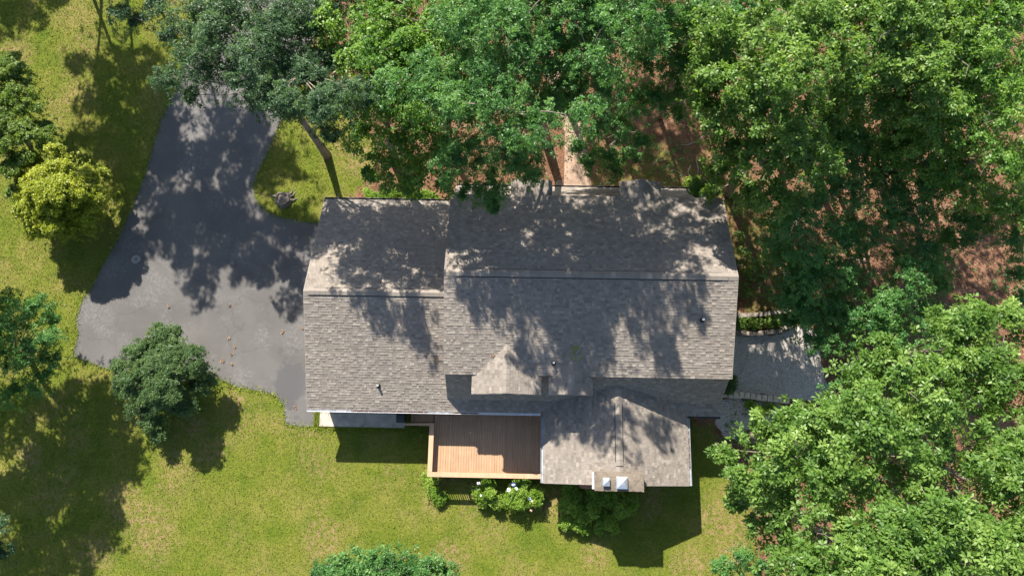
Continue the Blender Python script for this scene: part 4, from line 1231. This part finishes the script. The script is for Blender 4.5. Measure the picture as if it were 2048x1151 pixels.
tree('oak_tree', 'sunlit oak on the right edge below the leaf-strewn clearing', 'tree', g2(1680, 740),
     [(1930,690,13,1.4),(2000,720,13,1.4),(1945,640,12,1.1),(1890,750,13,1.1),(2040,640,12,1.0),(1985,775,13,1.0),(2050,790,13,1.3),(1895,640,11,.7)], 'oak', 0.28, 1.1, group=WOODS)
tree('oak_tree', 'bright oak in the bottom right, left of the edge tree', 'tree', g2(1560, 1020),
     [(1690,1100,14,1.4),(1620,1120,13,1.0),(1770,1130,15,1.5),(1850,1050,15,1.6),(1935,1100,15,1.5),(1800,1050,14,1.0),(1860,1130,15,1.5),(1640,1160,13,1.2),(1560,1120,10,.8),(1740,1180,14,1.5)], 'oak', 0.3, 1.1, group=WOODS)
tree('oak_tree', 'oak on the right edge near the bottom corner', 'tree', g2(1760, 900),
     [(2015,930,14,1.4),(2050,990,14,1.6),(2040,1090,14,1.5),(2060,880,14,1.4),(2030,1160,14,1.4)], 'oak', 0.28, 1.1, group=WOODS)
tree('sapling', 'small blue-green sapling at the bottom edge under the bright oak', 'tree', None,
     [(1490,1115,3,.6),(1450,1140,2.5,.5),(1515,1140,3,.5),(1480,1160,2.8,.6)], 'under', 0.05, 1.00, group=WOODS, rs=1.25)
tree('tree', 'grey-green tree top rising over the bottom edge of the lawn', 'tree', g2(790, 1240),
     [(680,1140,8,.75),(755,1130,8.5,.75),(830,1140,8,.8),(895,1148,7.5,.5),(720,1170,8,1.0),(800,1175,8,1.1),(640,1155,7,.5),(700,1142,8,.8),(790,1140,8.5,.8),(865,1145,8,.8),(760,1160,8.5,1.1),(860,1165,8,1.0)], 'teal', 0.2, rs=1.15)
tree('conifer', 'soft green tree at the left edge above the lime-green shrub', 'tree', g2(60, 290),
     [(50,200,4.2,1.1),(0,270,4.2,1.3),(55,265,4,1.1),(35,325,3.6,.9),(0,180,4.2,1.1),(35,160,4,.9),(90,250,3.2,.6),(10,120,4,.8),(-20,230,4.5,1.4),(20,390,3,.6)], 'mid', 0.16, 0.9)
tree('shrub', 'rounded lime-green shrub left of the driveway', 'shrub', None,
     [(110,320,3.4,.75),(62,375,3.0,.8),(150,350,3.4,.85),(115,400,3.8,1.1),(175,395,3.0,.8),(80,445,2.4,.6),(165,440,2.4,.6),(195,350,2.2,.4),(130,455,2.2,.5),(60,320,2.6,.5),(90,360,3.6,1.0),(140,390,3.6,1.0),(110,370,3.7,1.2),(120,425,3,1.0),(75,405,3,1.0),(160,380,3.3,1.0)], 'lime', 0.09, 1.7, twigs=1, rs=1.35)
tree('tree', 'dark green tree on the left edge beside the widest part of the driveway', 'tree', g2(60, 720),
     [(60,610,6,.9),(110,720,5,.7),(60,690,6.5,1.0),(0,650,7,1.2),(40,640,6,1.1),(90,690,5.5,.8),(30,730,6,1.0),(105,640,4.5,.55),(-20,680,7,1.4),(70,760,5,.8),(10,600,5.5,.7),(20,790,5,.8)], 'teal', 0.16, 0.8, twigs=3, rs=1.05)
tree('tree', 'blue-grey branch tips at the lower left edge', 'tree', g2(-40, 1060),
     [(-5,1040,5,.45),(0,1105,5,.5),(-40,1070,6,1.0),(-30,1140,5,.8)], 'dull', 0.14)
tree('shrub', 'dense round dark green shrub on the lower edge of the driveway', 'shrub', None,
     [(270,715,2.2,.75),(325,685,2.4,.65),(370,735,2.5,.8),(318,755,3.0,1.1),(262,775,2.1,.7),(355,795,2.1,.8),(290,825,1.7,.7),(312,855,1.2,.5),(398,765,1.8,.55),(245,740,1.6,.45),(345,668,1.9,.35),(300,740,2.7,.9),(345,760,2.8,.9),(310,795,2.3,.8),(280,745,2.5,.8),(335,720,2.6,.8)], 'shrub', 0.10, 0.9, twigs=2, rs=1.5)

def grid_boughs(x0, x1, y0, y1, step, z, r, z0, skip=0.12):
    out = []
    yy = y0
    while yy <= y1:
        xx = x0
        while xx <= x1:
            if rng.random() > skip:
                f = (yy - 396) / 150.0
                out.append((xx + rng.normal(0, 10), yy + rng.normal(0, 8), z + rng.uniform(-1, 1), r * rng.uniform(.75, 1.2), z0 if z0 else ZE + f * (ZR - ZE)))
            xx += step
        yy += step * 0.8
    return out
tree('oak_tree', 'tall thin-leaved oak above the front walk, crown leaving the top of the picture', 'tree', g2(1125, 190),
     [(1160,20,16,1.0),(1200,-30,16,1.2),(1120,-40,17,1.2),(1240,-20,16,1.1)] + grid_boughs(1080, 1420, 400, 565, 50, 16.5, .95, 0, 0.13) + [(x_, 386, 15.5 + .5 * (k_ % 3), .7, 3.8) for k_, x_ in enumerate((1115, 1155, 1195, 1232, 1335, 1375, 1415))], 'teal', 0.22, 0.68, group=WOODS)
tree('oak_tree', 'thin-leaved green oak between the garage oak and the blue-green oak', 'tree', g2(900, 300),
     [(880,60,13,1.2),(900,150,12.5,1.2),(910,230,12,1.1),(885,300,10,.9),(900,0,14,1.3)] + grid_boughs(905, 1080, 405, 545, 50, 13, .8, 0, 0.2), 'green', 0.2, 0.6, group=WOODS)
OUT = 'trees just outside the picture that shade the garden'
OL = 'tall shade tree beyond the picture edge'
def shade_tree(base, targets, z, r, z0, kind='green', dens=0.6):
    tree('tree', OL, 'tree', base, [(x, y, z + rng.uniform(-1, 1), r * rng.uniform(.85, 1.15), z0) for x, y in targets], kind, 0.14, dens, 1.5, OUT, 1)
shade_tree((-27, 24), [(325,440),(360,490),(400,545),(440,490),(300,480),(340,410),(395,430),(370,460)], 15, 1.45, 0, dens=0.8)
shade_tree((-20, 25), [(470,470),(530,490),(585,470),(500,430),(440,420),(560,430),(620,440),(520,520),(470,520)], 15, 1.3, 0, dens=0.8)
shade_tree((-24, 26), [(400,350),(330,330),(460,370),(520,350),(370,300),(430,290),(350,260),(480,290),(540,300),(590,340),(440,230),(500,240)], 14, 1.45, 0, dens=0.8)
shade_tree(g2(240,-70), [(290,120),(250,180),(300,200),(240,240),(285,270),(260,330),(315,320),(240,310),(275,380),(320,160),(330,230),(220,120),(210,190),(230,280)], 13, 1.5, 0, dens=1.0)
shade_tree(g2(200,-75), [(160,130),(185,210),(150,280),(195,280),(175,340),(210,150)], 13, .9, 0, dens=0.5)
shade_tree((-40, 34), [(20,10),(60,20),(100,0),(30,40)], 12, 1.1, 0)
shade_tree((9, 27), [(1300,250),(1350,300),(1280,320),(1390,280),(1330,350),(1250,260),(1400,340),(1230,210),(1330,200),(1400,220),(1200,340)], 14, 1.3, 0)
shade_tree((-35, 2), [(100,950),(150,850),(200,800),(180,900),(120,780),(60,830),(30,960),(215,880),(130,900),(60,900),(20,860),(180,840),(230,930)], 9.5, 1.5, 0, dens=0.8)
shade_tree((-34, -4), [(60,1040),(150,1040),(190,980),(195,1070),(100,1110),(30,1100),(120,990),(170,1110),(70,970),(10,1010),(140,1090),(200,1030),(60,1090)], 9.5, 1.4, 0, dens=0.8)
print('leaf triangles', TRI)

# ------------------------------------------------------------------ low planting
def plant(name, label, cat, spots, kind, dens=1.0, flowers=None, flat=0.8, r0=0.03, group=None):
    """spots: (px, py, z, r)"""
    root = tree(name, label, cat, None, spots, kind, r0, dens, 1.0, group, 1, flat)
    if flowers:
        for (px, py, z, m, r) in flowers:
            c = at(px, py, z)
            import bmesh
            bm = bmesh.new(); bmesh.ops.create_icosphere(bm, subdivisions=2, radius=r)
            for v_ in bm.verts: v_.co *= 1 + rng.uniform(-.22, .18); v_.co.z *= .75
            me = bpy.data.meshes.new('flower_head'); bm.to_mesh(me); bm.free()
            me.transform(Matrix.Translation(Vector(c)))
            link('flower_head', me, M[m], root)
    return root
HYD = 'hydrangeas below the deck'
plant('hydrangea', 'smaller hydrangea with white heads on its left side below the deck', 'hydrangea',
      [(975,965,.8,.35),(985,985,.9,.4),(960,985,.7,.3),(995,1000,.6,.3),(970,1000,.5,.25)], 'bright', 1.0,
      [(957,966,.9,'petal_white',.09),(954,976,.85,'petal_white',.08),(955,984,.8,'petal_white',.10),(972,998,.7,'petal_white',.06),(962,990,.9,'petal_white',.07)], group=HYD)
plant('hydrangea', 'larger hydrangea with white and blue heads under the deck rail', 'hydrangea',
      [(1030,980,1.0,.4),(1055,980,1.0,.45),(1040,1005,.9,.4),(1065,1000,.8,.35),(1020,1000,.8,.35),(1045,965,.9,.35),(1075,985,.7,.3)], 'bright', 1.0,
      [(1027,968,1.25,'petal_blue',.14),(1018,979,1.2,'petal_white',.13),(1032,977,1.2,'petal_white',.10),(1024,994,1.05,'petal_white',.09),(1058,996,1.05,'petal_blue',.10),
       (1064,1002,1.0,'petal_white',.08),(1062,1020,.7,'petal_pink',.07),(1073,1008,.8,'petal_pink',.05),(1032,1008,.8,'petal_pink',.06),(1022,985,1.2,'petal_white',.10)], group=HYD)
plant('shrub', 'broad dark shrub in the shade below the chimney', 'shrub',
      [(1145,1000,1.0,.6),(1190,1010,1.2,.75),(1235,1015,1.1,.7),(1160,1030,.9,.55),(1210,1045,.9,.55),(1265,1000,.8,.5),(1180,980,1.2,.6),(1140,975,.9,.4),(1130,1010,.9,.45),(1225,990,1.2,.6)], 'bright', 0.85, None)
plant('shrub', 'low flowering shrub with dusty pink heads in sun below the chimney', 'shrub',
      [(1132,1042,.5,.28),(1155,1048,.5,.25),(1175,1052,.5,.28),(1198,1054,.4,.2)], 'bright', 0.9,
      [(1143,1043,.65,'petal_pink',.06),(1152,1052,.6,'petal_pink',.07),(1181,1040,.7,'petal_pink',.07),(1193,1050,.6,'petal_pink',.06),(1138,1036,.6,'petal_pink',.05)])
plant('hedge', 'low bright green hedge along the garage front eave', 'hedge',
      [(752,392,.8,.32),(772,390,.8,.35),(792,391,.85,.35),(812,391,.8,.35),(832,392,.8,.33),(852,393,.7,.3),(735,388,.5,.25),(868,396,.5,.2)], 'bright', 1.0)
plant('shrub', 'bright green shrub by the front right house corner', 'shrub',
      [(1388,366,1.2,.35),(1402,374,1.3,.38),(1420,384,1.2,.35),(1380,373,.8,.25)], 'bright', 1.0)
plant('shrub', 'mossy green plants between the two curved stone walls', 'shrub',
      [(1480,648,.35,.28),(1500,648,.35,.3),(1522,648,.35,.3),(1545,645,.35,.28),(1565,640,.3,.25)], 'mid', 0.8)
plant('weed_patch', 'bright weeds at the lower left corner of the deck', 'plants',
      [(862,965,.3,.28),(870,985,.3,.3),(878,1000,.25,.25),(858,950,.25,.2),(885,995,.2,.2)], 'bright', 0.8)
plant('shrub', 'yellowish weeds on the thin gravel right of the house', 'plants',
      [(1500,810,.3,.22),(1520,818,.3,.25),(1540,812,.25,.2),(1512,826,.25,.2)], 'bright', 0.5)
plant('shrub', 'dark ferny shrub against the right house wall, above the block wall', 'shrub',
      [(1455,772,.5,.28),(1462,765,.6,.28),(1450,782,.4,.2)], 'shrub', 0.9)
plant('ground_cover', 'pale green plants along the front edge of the right wall', 'plants',
      [(1480,470,.4,.4),(1490,510,.4,.45),(1500,545,.35,.4),(1485,580,.35,.4),(1530,520,.4,.4)], 'mid', 0.4)

# ------------------------------------------------------------------ grass, litter, pebbles (uncountable)
HOUSE_KEEP = [(-7.5, -6.4, 0.3, 5.1), (0.2, -6.0, 14.7, 6.2), (5.6, -10.2, 12.8, -5.8), (-1.0, -10.0, 5.6, -6.0), (-7.72, -7.52, -2.7, -6.3)]
def blocked(x, y):
    r = np.zeros(x.shape, bool)
    for a, b, c, d in HOUSE_KEEP: r |= (x > a) & (x < c) & (y > b) & (y < d)
    return r
def scatter_xy(n, x0, x1, y0, y1):
    return rng.uniform(x0, x1, n), rng.uniform(y0, y1, n)
drive_s = np.array(DRIVE); 
def blades(x, y, h, w, tint, lean=0.8):
    n = len(x)
    a = rng.uniform(0, 2 * math.pi, n); ln = rng.normal(0, lean, (n, 2)) * h[:, None]
    b0 = np.stack([x - np.cos(a) * w, y - np.sin(a) * w, np.zeros(n)], 1)
    b1 = np.stack([x + np.cos(a) * w, y + np.sin(a) * w, np.zeros(n)], 1)
    t = np.stack([x + ln[:, 0], y + ln[:, 1], h], 1)
    return np.stack([b0, b1, t], 1).reshape(-1, 3), np.repeat(tint, 3)
x, y = scatter_xy(420000, -33, 22, -17.5, 21)
lm = inside(x, y, LAWN) & ~inside(x, y, DRIVE) & ~blocked(x, y)
vis = (x > -27.5 - (y + 16) * 0.14 - 2) 
x, y = x[lm & vis], y[lm & vis]
h = rng.uniform(0.03, 0.085, len(x)); w = rng.uniform(0.010, 0.026, len(x))
v, t = blades(x, y, h, w, np.clip(rng.normal(0.45, 0.22, len(x)), 0, 1))
tag(link('grass', np_mesh('grass', v, 3, t), M['grass']), 'mown lawn grass', kind='stuff')
# longer bright grass along the driveway and pad edges
ex, ey = [], []
poly = smooth_poly(DRIVE, 0.1, 0.0)
k0 = 0
for i, (a, b) in enumerate(poly):
    if a > -8.2 and b < 4.2 and b > -6.4: continue
    for _ in range(9):
        rr_ = abs(rng.normal(0, 0.15)); an = rng.uniform(0, 6.28)
        ex.append(a + math.cos(an) * rr_); ey.append(b + math.sin(an) * rr_)
for i in range(2600):
    ex.append(rng.uniform(-7.8, -1.3)); ey.append(-7.62 - abs(rng.normal(0, 0.09)))
for i in range(900):
    ex.append(-7.85 - abs(rng.normal(0, 0.07))); ey.append(rng.uniform(-7.7, -6.6))
ex, ey = np.array(ex), np.array(ey)
h = rng.uniform(0.06, 0.15, len(ex)); w = rng.uniform(0.012, 0.03, len(ex))
v, t = blades(ex, ey, h, w, np.clip(rng.normal(0.5, 0.25, len(ex)), 0, 1), 0.9)
tag(link('edge_grass', np_mesh('edge_grass', v, 3, t), M['weeds']), 'long bright grass fringe along the driveway', kind='stuff')
# woodland litter
x, y = scatter_xy(90000, -8, 38, -15, 24)
lm = ~inside(x, y, LAWN) & ~inside(x, y, DRIVE) & ~blocked(x, y) & ~inside(x, y, GRAVEL)
x, y = x[lm], y[lm]
n = len(x)
c = np.stack([x, y, rng.uniform(0.012, 0.04, n)], 1)
nr = rng.normal(0, 0.35, (n, 3)); nr[:, 2] = 1
v = sprig_verts(c, nr, rng.uniform(0.7, 1.3, n), 1, 0.10, 0.05, 0.05, 0.0)
tag(link('leaf_litter', np_mesh('leaf_litter', v, 4, np.repeat(np.clip(rng.normal(.45, .25, n), 0, 1), 4)), M['litter']), 'brown leaf litter on the woodland floor', kind='stuff')
# seedlings and ferny plants on the woodland floor
x, y = scatter_xy(16000, -6, 36, -13, 24)
dens_n = np.sin(x * 1.1 + 1.3 * np.sin(y * 0.7)) + np.sin(y * 1.3 + 1.7 * np.sin(x * 0.5 + 2)) + rng.normal(0, .5, len(x))
lm = ~inside(x, y, LAWN) & ~inside(x, y, DRIVE) & ~blocked(x, y) & ~inside(x, y, GRAVEL) & (dens_n > 0.35) & ~inside(x, y, P((1105,140),(1185,140),(1200,385),(1100,385)))
x, y = x[lm], y[lm]; n = len(x)
c = np.stack([x, y, rng.uniform(0.05, 0.35, n)], 1)
nr = rng.normal(0, 0.3, (n, 3)); nr[:, 2] = 1
v = sprig_verts(c, nr, rng.uniform(0.7, 1.3, n), 6, 0.13, 0.06, 0.15, 0.1)
tag(link('undergrowth', np_mesh('undergrowth', v, 4, np.repeat(np.clip(rng.normal(.4, .22, n * 6), 0, 1), 4)), LM['under']), 'low green seedlings on the woodland floor', kind='stuff')
tw = MB()
for _ in range(260):
    x_, y_ = rng.uniform(-4, 34), rng.uniform(-12, 20)
    if not (bool(inside(np.array([x_]), np.array([y_]), LAWN)[0]) or bool(blocked(np.array([x_]), np.array([y_]))[0])):
        a_ = rng.uniform(0, 6.28); l_ = rng.uniform(.3, 1.3)
        d_ = np.array([math.cos(a_), math.sin(a_), 0]) * l_
        p_ = np.array([x_, y_, .04])
        tw.tube([p_ - d_ / 2, p_ + rng.normal(0, .08, 3) * [1, 1, .2], p_ + d_ / 2], [.022, .02, .008], 4)
tag(tw.build('fallen_twigs', M['twig']), 'pale dead sticks strewn over the woodland floor', kind='stuff')
# pebbles on the gravel pads
gx0, gx1 = min(p[0] for p in GRAVEL) , max(p[0] for p in GRAVEL); gy0, gy1 = min(p[1] for p in GRAVEL2), max(p[1] for p in GRAVEL)
x, y = scatter_xy(16000, gx0, gx1, gy0, gy1)
lm = (inside(x, y, GRAVEL) | (inside(x, y, GRAVEL2) & (rng.random(len(x)) < 0.5))) & ~blocked(x, y)
x, y = x[lm], y[lm]; n = len(x)
oc = np.array([[1, 0, 0], [0, 1, 0], [-1, 0, 0], [0, -1, 0], [0, 0, 1.0]])
tri = np.array([[0, 1, 4], [1, 2, 4], [2, 3, 4], [3, 0, 4]])
r = rng.uniform(0.015, 0.045, n)
a = rng.uniform(0, 6.28, n)
o = oc[None] * r[:, None, None] * rng.uniform(0.6, 1.2, (n, 5, 1))
ca, sa = np.cos(a)[:, None], np.sin(a)[:, None]
ox = o[..., 0] * ca - o[..., 1] * sa; oy = o[..., 0] * sa + o[..., 1] * ca
o = np.stack([ox + x[:, None], oy + y[:, None], o[..., 2] * 0.7 + 0.009], -1)
v = o[:, tri].reshape(-1, 3)
tag(link('gravel', np_mesh('gravel', v, 3, np.repeat(np.clip(rng.normal(.5, .28, n), 0, 1), 12)), M['pebble']), 'loose grey gravel stones on the pad', kind='stuff')

# clumps of dry leaves on the driveway, each a thing of its own
DL = 'clumps of dry leaves on the asphalt'
spots = [(565,663,'dry leaf clump nearest the garage, mid driveway',.15),(460,611,'pale leaf clump in the open middle of the driveway',.13),(337,613,'leaf clump left of the driveway middle',.12),
         (446,721,'large orange leaf clump above the round shrub edge',.17),(464,728,'small leaf clump right of the large orange one',.10),(470,693,'leaf clump above the lower driveway edge',.10),
         (463,708,'flat leaf clump between two others low on the driveway',.09),(458,676,'thin leaf clump in the lower driveway',.09),(222,496,'leaf clump on the left driveway verge',.15),
         (590,814,'pale leaf clump at the garage rear corner',.14),(605,656,'small leaf clump touching the garage eave shadow',.09)]
for px, py, lb, r in spots:
    c = at(px, py, 0.03)
    r *= 0.8; k = int(44 * r / .12)
    off = np.clip(rng.normal(0, r * 0.36, (k, 3)), -r * .6, r * .6); off[:, 2] = rng.uniform(-0.01, 0.03, k)
    nr = rng.normal(0, 0.6, (k, 3)); nr[:, 2] = 1
    v = sprig_verts(c + off, nr, rng.uniform(.6, 1.2, k), 2, 0.075, 0.03, 0, 0.2)
    o = link('leaf_clump', np_mesh('leaf_clump', v, 4, np.full(len(v), .5)), M['dead_leaf'])
    tag(o, lb, 'dry leaves', DL)
def on_roof(px, py, fn):
    p = on_plane(px, py, fn); return p + np.array([0, 0, 0.03])
for px, py, lb, fn, r in ((872,718,'reddish dry leaf clump on the garage roof by the main wall', lambda x, y: zgar(y), .13), (985,712,'dry leaves caught in the dormer valley', lambda x, y: zmain(y), .10)):
    c = on_roof(px, py, fn); k = 40
    off = np.clip(rng.normal(0, r * .45, (k, 3)), -r * .8, r * .8); off[:, 2] = off[:, 1] * SL + rng.uniform(0, .03, k)
    nr = rng.normal(0, .5, (k, 3)); nr[:, 2] = 1
    v = sprig_verts(c + off, nr, rng.uniform(.6, 1.1, k), 2, .07, .025, 0, .2)
    tag(link('leaf_clump', np_mesh('leaf_clump', v, 4, np.full(len(v), .5)), M['dead_leaf']), lb, 'dry leaves', 'clumps of dry leaves on the roof')
c = on_roof(1160, 695, lambda x, y: zmain(y))
fb = empty('fallen_branch', tuple(c), 'fallen leafy twig lying on the rear main roof', 'branch')
mb = MB()
mb.tube([c + [-.35, -.55, -.20], c + [0, 0, .03], c + [.35, .50, .24]], [.012, .016, .010], 6)
mb.tube([c + [.05, .08, .06], c + [.45, .1, .10]], [.01, .005], 5); mb.tube([c + [-.1, -.15, -.03], c + [-.5, -.15, -.02]], [.01, .005], 5)
mb.build('stem', M['twig'], fb)
k = 26
off = rng.normal(0, .22, (k, 3)); off[:, 2] = off[:, 1] * SL + rng.uniform(.0, .06, k)
nr = rng.normal(0, .4, (k, 3)); nr[:, 2] = 1
v = sprig_verts(c + off + [-.15, -.25, -.08], nr, rng.uniform(.6, 1.1, k), 5, .09, .04, 0, .1)
link('leaves', np_mesh('leaves', v, 4, np.repeat(rng.random(k * 5), 4)), LM['lime'], fb)
x, y = scatter_xy(900, -27, -8, -7, 14)
lm = inside(x, y, DRIVE); x, y = x[lm], y[lm]; n = len(x)
c = np.stack([x, y, np.full(n, 0.018)], 1); nr = rng.normal(0, 0.2, (n, 3)); nr[:, 2] = 1
v = sprig_verts(c, nr, rng.uniform(.4, 1.0, n), 1, 0.06, 0.03, 0, 0.05)
tag(link('driveway_litter', np_mesh('driveway_litter', v, 4, np.repeat(rng.random(n), 4)), M['litter']), 'scattered leaf crumbs on the asphalt', kind='stuff')
